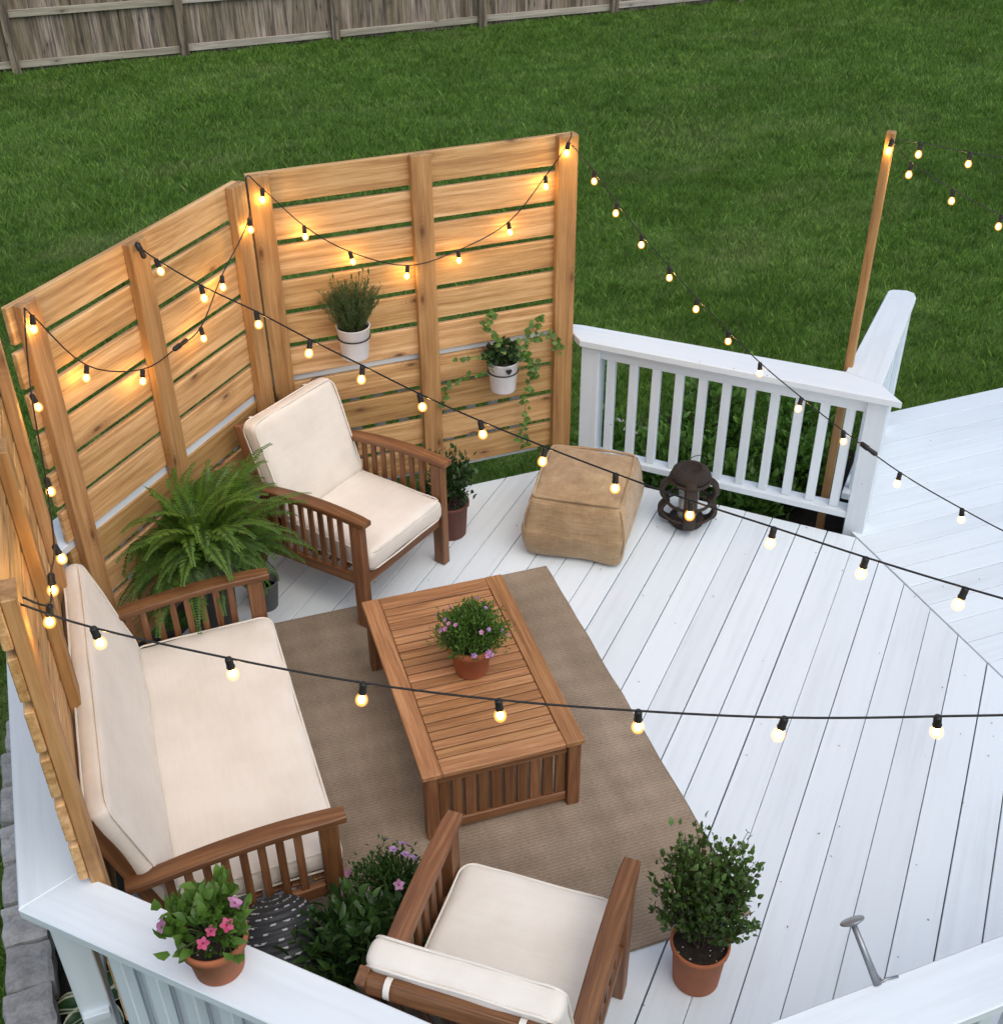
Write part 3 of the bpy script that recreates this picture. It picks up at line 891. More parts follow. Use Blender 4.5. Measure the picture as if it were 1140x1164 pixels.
me = bpy.data.meshes.new('body'); bm.to_mesh(me); bm.free(); me.materials.append(M['burlap'])
link(bpy.data.objects.new('body', me), pf)
for zc in (.330,):
    pts = []
    for (sx, sy, a0) in ((1, 1, 0), (-1, 1, 90), (-1, -1, 180), (1, -1, 270)):
        for j in range(6):
            a = R(a0 + j * 18); pts.append((sx * .193 + .022 * math.cos(a), sy * .216 + .022 * math.sin(a), zc + .017))
    full = []
    for i in range(len(pts)):
        a_ = Vector(pts[i]); b_ = Vector(pts[(i + 1) % len(pts)]); L = (b_ - a_).length
        nseg = max(1, int(L / .03))
        for t_ in range(nseg):
            q = a_.lerp(b_, t_ / nseg)
            mid = math.sin(PI * t_ / nseg) if nseg > 1 else 0
            q.z += .004 * mnoise.noise(q * 20) - .002 + .005 * mid
            q += Vector((q.x, q.y, 0)).normalized() * .006 * mid
            full.append(q)
    m = MB(); m.tube(full, .0068, 6, closed=True); m.build('piping', M['burlap'], pf)
for (sx, sy) in ((1, 1), (1, -1), (-1, 1), (-1, -1)):
    pts = []
    for j in range(9):
        z = .330 - .29 * j / 8; b = 1 + .165 * (1 - ((z - .176) / .170) ** 2)
        pts.append((sx * .214 * b, sy * .240 * b, z))
    m = MB(); m.tube(pts, .0035, 6); m.build('seam', M['burlap'], pf)

# ------------------------------------------------------------------ lantern
la = thing('lantern', 'dark brown twig lantern with scalloped hoops standing on the deck by the railing', 'lantern', (2.615, 4.345, 0), R(20))
la.scale = (1.02, 1.02, .86)
lobes = [(.060, .004), (.075, .010), (.085, .03), (.122, .05), (.136, .085), (.132, .125), (.112, .160), (.108, .175), (.126, .20), (.136, .235), (.130, .275), (.108, .305), (.095, .315), (.088, .345), (.070, .375)]
def smoothpath(P_, n_=4):
    out = []
    for i in range(len(P_) - 1):
        p0 = P_[max(0, i - 1)]; p1 = P_[i]; p2 = P_[i + 1]; p3 = P_[min(len(P_) - 1, i + 2)]
        for j in range(n_):
            t_ = j / n_
            out.append(tuple(.5 * ((2 * p1[c]) + (-p0[c] + p2[c]) * t_ + (2 * p0[c] - 5 * p1[c] + 4 * p2[c] - p3[c]) * t_ ** 2 + (-p0[c] + 3 * p1[c] - 3 * p2[c] + p3[c]) * t_ ** 3) for c in range(len(p1))))
    out.append(tuple(P_[-1])); return out
SP = smoothpath(lobes)
for q in range(4):
    a = PI / 4 + q * PI / 2
    V = []; F = []; G = []
    for i, (r_, z) in enumerate(SP):
        tw = .030 / max(.05, r_)
        for (da, dr) in ((-tw, -.010), (tw, -.010), (tw * 1.1, .0), (tw * .6, .012), (-tw * .6, .012), (-tw * 1.1, .0)):
            V.append(((r_ + dr * 1.2) * math.cos(a + da), (r_ + dr) * math.sin(a + da), z)); G.append((i * .012, da * .1, dr))
    for i in range(len(SP) - 1):
        for j in range(6): F.append((i * 6 + j, i * 6 + (j + 1) % 6, (i + 1) * 6 + (j + 1) % 6, (i + 1) * 6 + j))
    m = MB(); m.add(V, F, G, smooth=True); m.build('scalloped_rib', M['twig'], la)
for (r_, z, th_) in ((.108, .168, .009), (.134, .10, .007), (.096, .312, .010)):
    m = MB(); m.tube([(r_ * math.cos(2 * PI * j / 36), r_ * math.sin(2 * PI * j / 36), z) for j in range(36)], th_, 8, closed=True); m.build('hoop', M['twig'], la)
m = MB(); m.lathe([(.0, .0), (.075, .0), (.085, .012), (.088, .045), (.082, .055), (.0, .050)], n=36); m.build('base', M['twig'], la)
m = MB(); m.lathe([(.092, .318), (.098, .345), (.090, .375), (.070, .392), (.050, .398), (.048, .390), (.0, .388)], n=36); m.build('top_collar', M['twig'], la)
m = MB(); m.tube([(.115 * math.cos(PI * j / 24), 0, .33 + .135 * math.sin(PI * j / 24)) for j in range(25)], .0022, 6); m.build('wire_handle', M['blackmetal'], la)
cn = thing('candle_holder', 'clear glass holder with a candle inside the twig lantern', 'candle holder', (2.615, 4.345, .046))
m = MB(); m.lathe([(.0, .0), (.048, .0), (.052, .01), (.052, .19), (.049, .19), (.049, .014), (.0, .012)], n=28); m.build('glass_cylinder', M['glass'], cn)
m = MB(); m.lathe([(.0, .016), (.036, .016), (.036, .085), (.0, .083)], n=24); m.build('candle', M['candle'], cn)

# ------------------------------------------------------------------ plants
def leaf(m, p, d, up, L, w, fold=.25, bend=.25, rnd=None, seg=2, mi=0):
    """pointed leaf, seg=2 gives 6 verts"""
    d = Vector(d).normalized(); up = Vector(up); a = d.cross(up)
    if a.length < 1e-4: a = d.orthogonal()
    a.normalize(); n = a.cross(d).normalized()
    p = Vector(p)
    if seg == 1:
        V = [p, p + d * L * .5 + a * w * .5 + n * w * fold * .5, p + d * L - n * L * bend * .5, p + d * L * .5 - a * w * .5 + n * w * fold * .5]
        m.add(V, [(0, 1, 2, 3)], [(0, 0, 0), (.5, 1, 0), (1, 0, 0), (.5, -1, 0)], rnd, mi, False); return
    V = [p,
         p + d * L * .38 + a * w * .5 + n * w * fold * .5, p + d * L * .40 - n * L * bend * .1, p + d * L * .38 - a * w * .5 + n * w * fold * .5,
         p + d * L * .75 + a * w * .34 - n * L * bend * .30 + n * w * fold * .4, p + d * L * .76 - n * L * bend * .4, p + d * L * .75 - a * w * .34 - n * L * bend * .30 + n * w * fold * .4,
         p + d * L - n * L * bend]
    F = [(0, 1, 2), (0, 2, 3), (1, 4, 5, 2), (2, 5, 6, 3), (4, 7, 5), (5, 7, 6)]
    G = [(0, 0, 0), (.4, 1, 0), (.4, 0, 0), (.4, -1, 0), (.75, 1, 0), (.75, 0, 0), (.75, -1, 0), (1, .8, 0)]
    m.add(V, F, G, rnd, mi, True)

def rdir(zmin=-1.0, zmax=1.0):
    z = random.uniform(zmin, zmax); a = random.uniform(0, 2 * PI); s_ = math.sqrt(max(0, 1 - z * z))
    return Vector((s_ * math.cos(a), s_ * math.sin(a), z))

def bush(root, mat, stemmat, n_br, crown, leaf_L, leaf_w, per, z0=0, center=None, up=.35, spread=.02, leafseg=2, name='foliage', lean=(0, 0), jit=.35, gaps=.0):
    """branches from (0,0,z0) to points of an uneven ellipsoid; leaves spread along the outer part"""
    rx, ry, rz = crown; c = Vector(center)
    ms = MB(); ml = MB()
    seedo = random.random() * 50
    for i in range(n_br):
        d = rdir(-.75, 1.0)
        k_ = random.uniform(.55, 1.0) ** .6
        bump_ = 1 + jit * mnoise.noise(d * 1.9 + Vector((seedo, 0, 0)))
        e = c + Vector((d.x * rx, d.y * ry, d.z * rz)) * k_ * bump_
        b0 = Vector((random.uniform(-.015, .015), random.uniform(-.015, .015), z0))
        mid = b0.lerp(e, .5) + Vector((random.uniform(-.02, .02), random.uniform(-.02, .02), .03))
        path = [b0, b0.lerp(mid, .5) * 1.0, mid, mid.lerp(e, .55), e]
        ms.tube(path, .002, 4, radii=[.0035, .003, .0022, .0016, .0008], cap=False)
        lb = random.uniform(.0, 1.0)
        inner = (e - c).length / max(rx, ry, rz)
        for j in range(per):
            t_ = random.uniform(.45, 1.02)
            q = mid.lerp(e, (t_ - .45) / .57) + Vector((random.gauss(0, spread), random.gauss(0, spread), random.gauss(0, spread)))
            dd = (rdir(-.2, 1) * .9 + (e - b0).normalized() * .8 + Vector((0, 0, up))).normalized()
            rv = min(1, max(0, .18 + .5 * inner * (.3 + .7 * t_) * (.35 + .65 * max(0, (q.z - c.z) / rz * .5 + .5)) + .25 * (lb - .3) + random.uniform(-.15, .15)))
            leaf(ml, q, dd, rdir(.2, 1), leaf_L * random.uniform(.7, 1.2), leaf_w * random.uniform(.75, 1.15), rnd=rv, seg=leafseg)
    ms.build('stems', stemmat, root)
    return ml.build(name, mat, root)

def pot(root, r_top, h, mat, r_bot=None, rim=.022, soil=True, rim_out=.006, name='pot'):
    r_bot = r_bot or r_top * .72
    wall = .007
    prof = [(0, .0), (r_bot - .003, .0), (r_bot, .003), (r_top - rim_out - (r_top - r_bot) * rim / h, h - rim), (r_top, h - rim + .001), (r_top + .001, h - .003), (r_top - .002, h), (r_top - wall, h), (r_top - wall - .002, h - .02), (r_bot * .9, .02), (0, .018)]
    m = MB(); m.lathe(prof, n=36); o = m.build(name, mat, root)
    if soil:
        m = MB(); m.lathe([(0, h - .018), (r_top - wall - .0035, h - .022)], n=24, smooth=False); m.build('soil', M['soil'], root)
    return o

def flower_mesh(mat, R0=.012, petals=5):
    m = MB()
    for j in range(petals):
        a = 2 * PI * j / petals
        d = Vector((math.cos(a), math.sin(a), .25))
        leaf(m, (0, 0, 0), d, (0, 0, 1), R0, R0 * .85, rnd=random.random(), fold=.1, bend=.1)
    m.lathe([(0, 0), (R0 * .18, .001), (0, R0 * .2)], n=6, rnd=0)
    return m

def flowers(root, n_, mats, c, crown, R0, zmin=-.1):
    src = [flower_mesh(mm, R0) for mm in mats]
    first = []
    for q, mm in zip(src, mats):
        first.append(q)
    objs = []
    for i in range(n_):
        w_ = i % len(mats)
        d = rdir(zmin, 1)
        p = Vector(c) + Vector((d.x * crown[0], d.y * crown[1], d.z * crown[2])) * random.uniform(.95, 1.08)
        if i < len(mats):
            o = src[w_].build('flower', mats[w_], root)
            objs.append(o)
        else:
            o = objs[w_].copy(); COL.objects.link(o); o.parent = root
        o.location = p
        o.rotation_euler = (Vector((d.x, d.y, abs(d.z) + .3))).to_track_quat('Z', 'Y').to_euler()
        o.scale = [random.uniform(.8, 1.25)] * 3

# boxwood, lower right
t = thing('potted_shrub', 'tall potted boxwood with small round leaves right of the bottom chair', 'potted plant', (1.415, 1.995, 0), 0)
pot(t, .098, .20, M['terra'], .078)
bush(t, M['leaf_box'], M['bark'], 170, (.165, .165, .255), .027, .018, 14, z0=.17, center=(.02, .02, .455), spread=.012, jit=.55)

# dark shrub behind far chair
t = thing('potted_shrub', 'small dark leaved shrub in a deep red clay pot behind the far armchair', 'potted plant', (1.452, 4.70, 0), 0)
pot(t, .098, .20, M['terra_dark'], .078)
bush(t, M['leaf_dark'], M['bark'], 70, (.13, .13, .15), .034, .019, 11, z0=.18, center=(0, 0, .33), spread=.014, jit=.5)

# table plant
t = thing('potted_flowers', 'small pink flowering plant in a clay pot standing on the coffee table', 'potted plant', (1.090, 3.325, TZ + .001), 0)
pot(t, .095, .150, M['terra'], .066, rim=.034)
bush(t, M['leaf_bright'], M['stem'], 250, (.145, .145, .108), .018, .009, 17, z0=.135, center=(0, 0, .20), spread=.010, jit=.35, leafseg=1)
flowers(t, 26, [M['petal_pink'], M['petal_purple']], (0, 0, .21), (.145, .145, .108), .012, -.2)

# rail plant
t = thing('potted_flowers', 'clay pot of bright pink vinca on the corner railing cap', 'potted plant', (-.062, 2.030, .801), 0)
pot(t, .090, .140, M['terra'], .066, rim=.03)
bush(t, M['leaf_bright'], M['stem'], 44, (.108, .108, .075), .046, .027, 7, z0=.12, center=(-.01, .0, .185), spread=.012, jit=.3)
flowers(t, 5, [M['petal_hot'], M['petal_pink']], (-.01, 0, .185), (.11, .11, .085), .019, .0)

# plants between sofa and chair
t = thing('potted_plant', 'big leafy green plant in a clay pot beside the bottom armchair', 'potted plant', (.345, 2.275, 0), 0)
pot(t, .115, .17, M['terra'], .09)
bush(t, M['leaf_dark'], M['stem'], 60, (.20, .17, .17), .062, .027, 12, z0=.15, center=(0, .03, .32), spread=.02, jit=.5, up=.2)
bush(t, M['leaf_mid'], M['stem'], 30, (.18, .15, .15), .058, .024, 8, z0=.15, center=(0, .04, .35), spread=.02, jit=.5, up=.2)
t = thing('potted_flowers', 'lilac flowering plant in a clay pot between the sofa and the bottom armchair', 'potted plant', (.535, 2.545, 0), 0)
pot(t, .100, .16, M['terra'], .076)
bush(t, M['leaf_mid'], M['stem'], 120, (.155, .14, .10), .024, .011, 14, z0=.14, center=(-.02, .0, .25), spread=.014, jit=.4, leafseg=1)
flowers(t, 14, [M['petal_purple'], M['petal_pink']], (-.02, 0, .26), (.155, .14, .105), .018, .1)

# woven dark basket
t = thing('woven_basket', 'dark grey woven basket with pale dashes beside the near end of the sofa', 'basket', (.125, 2.270, .075), 0)
t.rotation_euler = (R(-40), 0, R(0))
t.scale = (1.22, 1.22, 1.3)
m = MB(); m.lathe(smoothpath([(.075, .0), (.105, .03), (.125, .10), (.128, .17), (.115, .23), (.085, .275), (.045, .298), (.004, .304)], 4), n=48); m.build('body', M['woven'], t)
m = MB(); m.lathe([(.060, .0), (.098, .0), (.104, .012), (.098, .024), (.07, .024)], n=40); m.build('foot', M['blackmetal'], t)

# grey bucket + fern
t = thing('bucket', 'small dark grey metal bucket on the deck right of the fern', 'bucket', (.452, 4.462, 0), 0)
m = MB(); m.lathe([(0, .0), (.055, .0), (.070, .15), (.073, .153), (.070, .156), (.066, .152), (.052, .008), (0, .006)], n=32); m.build('body', M['greypot'], t)
m = MB(); m.lathe([(0, .10), (.0615, .10)], n=24, smooth=False); m.build('soil', M['soil'], t)
m = MB(); m.tube([(.071 * math.cos(PI * j / 16), .071 * math.sin(PI * j / 16) * .98, .147 - .006 * math.sin(PI * j / 16)) for j in range(17)], .0018, 5); m.build('handle', M['blackmetal'], t)

fern_c = Vector((.200, 4.290, 0))
t = thing('potted_fern', 'large arching green fern in a grey planter in the corner behind the sofa', 'potted plant', fern_c, 0)
pot(t, .125, .50, M['greypot'], .095, rim=.02)
def frond(m, mstem, base, az, L, elev, droop, wid, rb):
    n_ = 26; pts = []; p = Vector(base); el = elev
    step = L / n_
    side = random.uniform(-.25, .25)
    a = az
    for i in range(n_ + 1):
        pts.append(p.copy())
        d = Vector((math.cos(a) * math.cos(el), math.sin(a) * math.cos(el), math.sin(el)))
        p = p + d * step
        el -= droop / n_ * (.4 + 1.2 * i / n_); a += side / n_
        w_ = fern_c + p
        if (-w_.x + w_.y) * k > 3.00:            # the leaves press against the screen
            nn = (-w_.x + w_.y) * k - 3.00; p += Vector((k, -k, 0)) * nn
        if w_.x < -.26: p.x += (-.26 - w_.x)
    mstem.tube(pts, .0018, 4, radii=[.0022 * (1 - .7 * i / n_) for i in range(n_ + 1)], cap=False)
    for i in range(2, n_ + 1):
        u = i / n_
        f = math.sin(PI * min(1, u * .9 + .12)) ** .7 if u < .95 else .25
        lw = wid * f
        t_ = (pts[i] - pts[i - 1]).normalized()
        s_ = t_.cross(Vector((0, 0, 1)))
        if s_.length < .05: s_ = Vector((-math.sin(az), math.cos(az), 0))
        s_.normalize()
        upv = s_.cross(t_)
        for sg in (-1, 1):
            dd = (s_ * sg + t_ * .35 - upv * random.uniform(.0, .35)).normalized()
            for rep in (0, 1):
                pp = pts[i] - t_ * step * (.5 * rep)
                leaf(m, pp, dd, upv, lw * random.uniform(.85, 1.1), step * .52, rnd=min(1, max(0, rb + random.uniform(-.15, .15))), seg=1, fold=.1, bend=.25)
mf = MB(); mst = MB()
for i in range(125):
    ring = i / 125
    az = random.uniform(0, 2 * PI)
    elev = R(random.uniform(20, 55) + 40 * (1 - ring) ** 1.5)
    L = random.uniform(.38, .58) * (.9 if ring < .25 else 1)
    frond(mf, mst, (random.uniform(-.05, .05), random.uniform(-.05, .05), .50), az, L, elev, R(random.uniform(65, 120)), random.uniform(.042, .060), .25 + .5 * (1 - ring) + random.uniform(-.15, .2))
for (az, L, el) in ((R(40), .52, R(50)), (R(15), .56, R(35)), (R(150), .50, R(40))):
    frond(mf, mst, (0, 0, .50), az, L, el, R(60), .04, .7)
mst.build('stems', M['stem'], t); mf.build('fronds', M['leaf_fern'], t)

# hanging pots
def hanging(label, x, z0, r_, h):
    t = thing('hanging_pot', label, 'hanging plant', (x, 5.005, z0), 0, None)
    m = MB(); m.lathe([(0, 0), (r_ * .78, 0), (r_ * .80, .004), (r_, h), (r_ + .002, h + .002), (r_ - .004, h + .003), (r_ - .008, h - .01), (r_ * .7, .01), (0, .008)], n=36); m.build('pot', M['whitepot'], t)
    m = MB(); m.lathe([(0, h - .012), (r_ - .009, h - .014)], n=24, smooth=False); m.build('soil', M['soil'], t)
    rr = r_ * .96
    m = MB(); m.tube([(rr * math.cos(2 * PI * j / 32), rr * math.sin(2 * PI * j / 32), h * .66) for j in range(32)], .0035, 6, closed=True)
    m.tube([(0, rr, h * .66), (0, .098, h * .66), (0, .098, h * .66 - .04)], .0035, 6); m.build('ring_bracket', M['blackmetal'], t)
    return t
t = hanging('white hanging pot with a bushy rosemary on the left half of the far screen', 1.105, .93, .080, .16)
ms = MB(); ml = MB()
for i in range(210):
    a = random.uniform(0, 2 * PI); rr = random.uniform(0, .055)
    b0 = Vector((rr * math.cos(a), rr * math.sin(a) * .9, .15))
    sp = random.uniform(0, .62) if i > 40 else random.uniform(.4, 1.1)
    d = Vector((math.cos(a) * sp, math.sin(a) * sp * .5 - .05, 1)).normalized(); L = random.uniform(.13, .24)
    e = b0 + d * L; e.y = min(e.y, .075)
    ms.tube([b0, b0.lerp(e, .5), e], .001, 4, cap=False)
    rb = random.uniform(.1, .8)
    for j in range(30):
        q = b0.lerp(e, random.uniform(.1, 1.0))
        leaf(ml, q, (d + rdir(-.3, .6) * .9), rdir(0, 1), random.uniform(.015, .026), .0035, rnd=min(1, max(0, rb + random.uniform(-.2, .2))), seg=1)
ms.build('stems', M['stem'], t); ml.build('foliage', M['leaf_grey'], t)
for i in range(9):
    m = MB(); x = random.uniform(-.09, .11); y = random.uniform(-.03, .05); z = random.uniform(.34, .42)
    m.tube([(x * .6, y, .25), (x, y, z)], .0012, 4); m.lathe([(0, -.004), (.0045, .004), (.004, .018), (0, .028)], (x, y, z), n=6); m.build('flower_spike', M['leaf_grey'], t)

t = hanging('white hanging pot with trailing ivy on the right half of the far screen', 1.857, .598, .080, .165)
m = MB()   # small black heart charm on the pot
hp = []
for j in range(24):
    a = 2 * PI * j / 24; hp.append((.0011 * 16 * math.sin(a) ** 3 * .9, .0011 * (13 * math.cos(a) - 5 * math.cos(2 * a) - 2 * math.cos(3 * a) - math.cos(4 * a))))
V = [(x, -.0875, .14 + z) for x, z in hp] + [(x, -.0835, .14 + z) for x, z in hp]
m.add(V, [tuple(range(24)), tuple(range(24, 48))[::-1]] + [(j, j + 24, (j + 1) % 24 + 24, (j + 1) % 24) for j in range(24)]); m.build('heart_charm', M['blackmetal'], t)
ms = MB(); ml = MB(); mh = MB()
for i in range(45):
    d = rdir(.1, 1); e = Vector((d.x * .085, d.y * .06 - .01, .16 + d.z * .09))
    ms.tube([(0, 0, .15), e], .0012, 4, cap=False)
    for j in range(5): leaf(mh, e + rdir() * .02, rdir(-.2, 1), rdir(0, 1), .035, .026, rnd=random.uniform(0, .6))
vines = [[(0, 0, .16), (-.04, -.03, .30), (-.07, .04, .37), (-.02, .05, .41)],
         [(0, 0, .16), (.09, -.03, .27), (.15, .03, .31), (.21, .05, .34), (.20, .06, .22)],
         [(0, 0, .16), (.10, -.05, .20), (.16, -.02, .10), (.14, .03, -.05), (.14, .05, -.22), (.12, .05, -.34), (.15, .05, -.40)],
         [(0, 0, .16), (.14, -.02, .26), (.27, .04, .24), (.33, .04, .14)],
         [(0, 0, .16), (-.10, -.04, .14), (-.20, .03, .10), (-.29, .055, .02), (-.31, .055, -.06)],
         [(0, 0, .16), (-.12, -.03, .22), (-.22, .04, .20)],
         [(0, 0, .16), (.07, -.06, .22), (.12, -.04, .16), (.17, .0, .04)]]
for vi, v_ in enumerate(vines):
    P_ = smoothpath(v_, 6); ms.tube(P_, .0014, 4, cap=False)
    dens = [3, 2, 2, 2, 1, 1, 3][vi]
    for q in P_[4:]:
        for j in range(dens):
            if random.random() < .72:
                d = rdir(-.6, .4); d.y = -abs(d.y) * .8
                leaf(ml, Vector(q) + rdir() * .012, d, Vector((0, -1, .4)), random.uniform(.022, .04), random.uniform(.02, .034), rnd=random.uniform(.2, 1), fold=.1)
ms.build('vines', M['stem'], t); mh.build('foliage', M['leaf_dark'], t); ml.build('trailing_leaves', M['leaf_bright'], t)

# shrubs beyond the right railing
SH = [(2.78, 5.52, .24, .28, 'low green shrub behind the left end of the right hand railing'),
      (3.02, 5.16, .26, .34, 'leafy shrub behind the middle of the right hand railing, close to the deck'),
      (3.42, 5.50, .34, .40, 'rounded bright green shrub at the back of the bed by the lawn'),
      (3.62, 4.96, .28, .36, 'dense shrub behind the right end of the railing near the tall pole'),
      (3.24, 4.82, .22, .26, 'small dark shrub nearest the deck edge behind the lantern'),
      (3.95, 5.30, .26, .32, 'shrub between the tall pole and the short railing')]
for (x, y, r_, h, lb) in SH:
    t = thing('garden_shrub', lb, 'shrub', (x, y, GZ), random.uniform(0, 6), 'green shrubs in the bed beyond the railing')
    bush(t, M['leaf_shrub'], M['bark'], 130, (r_ * 1.1, r_ * 1.1, h * .78), .055, .032, 13, z0=0, center=(0, 0, h * .72), spread=.028, jit=.6, up=.25)
m = MB(); m.box((0, 0, 0), (.40, .24, .05), Matrix.Rotation(.08, 3, 'X'), .012); o = m.build('paving_slab', M['stone'], None, (2.93, 5.82, GZ + .09)); o.rotation_euler = (0, 0, R(35))
tag(o, 'grey stone slab lying in the bed behind the right hand railing', 'stone slab')

# edging stones, left
ys = [4.60, 4.40, 4.19, 3.97, 3.75, 3.53, 3.32, 3.12, 2.92, 2.72]
names = ['farthest', 'second', 'third', 'fourth', 'fifth', 'sixth', 'seventh', 'eighth', 'ninth', 'tenth']
for i, y in enumerate(ys):
    ln = .205; x = -.735 + (-.035) * math.sin((4.6 - y) / 1.9 * PI / 1.6) + random.uniform(-.008, .008)
    if i == 0: x += .07
    if i == 1: x += .03
    bm = bmesh.new(); bmesh.ops.create_cube(bm, size=2.0); bmesh.ops.subdivide_edges(bm, edges=bm.edges[:], cuts=7, use_grid_fill=True)
    sd = random.random() * 50; hw_ = random.uniform(.078, .092)
    for v in bm.verts:
        p = v.co.copy(); r0 = .16; inner = Vector([max(-(1 - r0), min(1 - r0, c)) for c in p]); dd = p - inner
        if dd.length > 1e-6: p = inner + dd.normalized() * r0
        p = Vector((p.x * hw_, p.y * ln / 2 * .93, p.z * .085))
        p += Vector((mnoise.noise(p * 16 + Vector((sd, 0, 0))), mnoise.noise(p * 11 + Vector((0, sd, 0))), mnoise.noise(p * 13 + Vector((0, 0, sd))))) * .011
        v.co = p
    me = bpy.data.meshes.new('edging_stone'); bm.to_mesh(me); bm.free(); me.materials.append(M['stone'])
    o = bpy.data.objects.new('edging_stone', me); link(o); o.location = (x, y, GZ + .075); o.rotation_euler = (random.uniform(-.05, .05), random.uniform(-.08, .08), random.uniform(-.12, .12) + (.3 if i == 0 else 0))
    a_ = me.attributes.new('rnd', 'FLOAT', 'POINT'); a_.data.foreach_set('value', [random.random()] * len(me.vertices))
    tag(o, 'grey edging stone left of the deck, %s from the far end' % names[i], 'stone', 'grey edging stones left of the deck')

# hosta
for (hx, hy, lb, sc) in ((-.545, 2.93, 'white edged hosta growing in the dark bed at the bottom left', 1.0),):
    t = thing('hosta', lb, 'plant', (hx, hy, GZ), 0)
    m = MB()
    for i in range(13):
        a = 2 * PI * i / 13 * 1.9 + random.uniform(-.2, .2); L = random.uniform(.13, .19); w_ = L * .42
        el = R(random.uniform(20, 60)); n_ = 7
        p = Vector((.02 * math.cos(a), .02 * math.sin(a), .04)); V = []; G = []; F = []
        for j in range(n_ + 1):
            u = j / n_; wd = w_ * .5 * (math.sin(PI * min(1, u ** .8)) ** .8) + .001
            s_ = Vector((-math.sin(a), math.cos(a), 0)); upv = Vector((-math.cos(a) * math.sin(el), -math.sin(a) * math.sin(el), math.cos(el)))
            for c_ in (-1, -.5, 0, .5, 1): V.append(p + s_ * wd * c_ + upv * abs(c_) * wd * .35); G.append((u, c_ * (.85 if u < .9 else 1), 0))
            p = p + Vector((math.cos(a) * math.cos(el), math.sin(a) * math.cos(el), math.sin(el))) * L / n_; el -= R(14)
        for j in range(n_):
            for c_ in range(4):
                b = j * 5 + c_; F.append((b, b + 1, b + 6, b + 5))
        m.add(V, F, G, random.random(), smooth=True)
    m.build('foliage', M['leaf_hosta'], t)
    m = MB(); m.tube([(0, 0, 0), (0, 0, .05)], .012, 8); m.build('stalks', M['stem'], t)

# metal bracket at the bottom right
B_ = Vector((1.532, 1.362, .801)); T_ = Vector((1.517, 1.487, .915))
t = thing('metal_bracket', 'grey metal bracket with a round flat plate leaning out over the deck', 'bracket', B_)
ax = (T_ - B_)
m = MB(); m.tube([(0, 0, 0), ax * .5, ax * .97], .0085, 10, radii=[.011, .009, .008]); m.build('stem', M['steel'], t)
m = MB(); m.lathe([(0, -.012), (.010, -.012), (.032, -.003), (.034, .0), (.032, .003), (0, .004)], n=28); o = m.build('round_plate', M['steel'], t, ax); o.rotation_euler = ax.to_track_quat('Z', 'Y').to_euler()
m = MB(); m.tube([(0, 0, .004), (.03, .004, .004), (.062, .0, .004)], .004, 6); m.tube([(.016, .0, .004), (.0, .028, .026)], .003, 6); m.build('foot', M['steel'], t)

# ------------------------------------------------------------------ string lights
def bulb_proto():
    so_ = MB(); so_.lathe([(0, .002), (.0075, .002), (.0095, -.002), (.0095, -.024), (.011, -.026), (.0095, -.031), (0, -.031)], n=14)
    gl = MB(); gl.lathe([(.007, -.029), (.009, -.033), (.0140, -.041), (.0165, -.050), (.0148, -.060), (.0085, -.067), (.0, -.069)], n=18)
    fi = MB(); fi.lathe(smoothpath([(0, -.037), (.006, -.043), (.0082, -.050), (.006, -.057), (0, -.062)], 2), n=10)
    return so_, gl, fi
_bp = {}
def add_bulb(root, p, first, tilt=0.0, taz=0.0):
    p = Vector(p) + Vector((0, 0, .054))
    if 'm' not in _bp:
        so_, gl, fi = bulb_proto()
        a = so_.build('bulb_socket', M['rubber'], root); b = gl.build('bulb', M['bulbglass'], a); c = fi.build('filament', M['filament'], a)
        _bp['m'] = (a.data, b.data, c.data)
    else:
        a = bpy.data.objects.new('bulb_socket', _bp['m'][0]); link(a, root)
        b = bpy.data.objects.new('bulb', _bp['m'][1]); link(b, a)
        c = bpy.data.objects.new('filament', _bp['m'][2]); link(c, a)
    a.location = p
    a.rotation_euler = (tilt * math.sin(taz), tilt * math.cos(taz), taz)
    return a

def strand(label, pts, bulbs, thick=.0029, plugs=()):
    r = thing('string_lights', label, 'string lights', (0, 0, 0), 0, 'warm white bulb string lights')
    P_ = smoothpath([tuple(p) for p in pts], 5)
    m = MB(); m.tube(P_, thick, 6); m.build('cable', M['rubber'], r)
    for i, b in enumerate(bulbs):
        add_bulb(r, b, False, random.uniform(-.22, .22), random.uniform(0, 6.28))
    for (p, q) in plugs:
        m = MB(); p = Vector(p); q = Vector(q); m.tube([p, p.lerp(q, .1), p.lerp(q, .45), p.lerp(q, .5), p.lerp(q, .9), q], .01, 10, radii=[.005, .011, .012, .009, .011, .005]); m.build('plug', M['rubber'], r)
    return r
UP = .056
def lift(ps, dz=UP): return [(x, y, z + dz) for x, y, z in ps]
S1 = [(-.173, 2.379, 1.678), (.116, 2.22, 1.62), (.404, 2.06, 1.583), (.688, 1.902, 1.572), (.974, 1.744, 1.581), (1.262, 1.584, 1.606), (1.546, 1.427, 1.655), (1.83, 1.27, 1.72)]
strand('front string of bulbs crossing above the sofa and the coffee table', [(-.325, 2.46, 1.79)] + lift(S1) + [(2.4, .95, 1.97), (3.2, .5, 2.4)], S1)
S2_ = [(.239, 4.375, 1.758), (.369, 4.174, 1.715), (.523, 3.938, 1.689), (.665, 3.718, 1.655), (.797, 3.517, 1.628), (.932, 3.307, 1.602), (1.069, 3.096, 1.586), (1.207, 2.885, 1.580), (1.347, 2.668, 1.580), (1.486, 2.455, 1.585), (1.628, 2.236, 1.600), (1.772, 2.013, 1.615), (1.915, 1.794, 1.635), (2.06, 1.57, 1.665)]
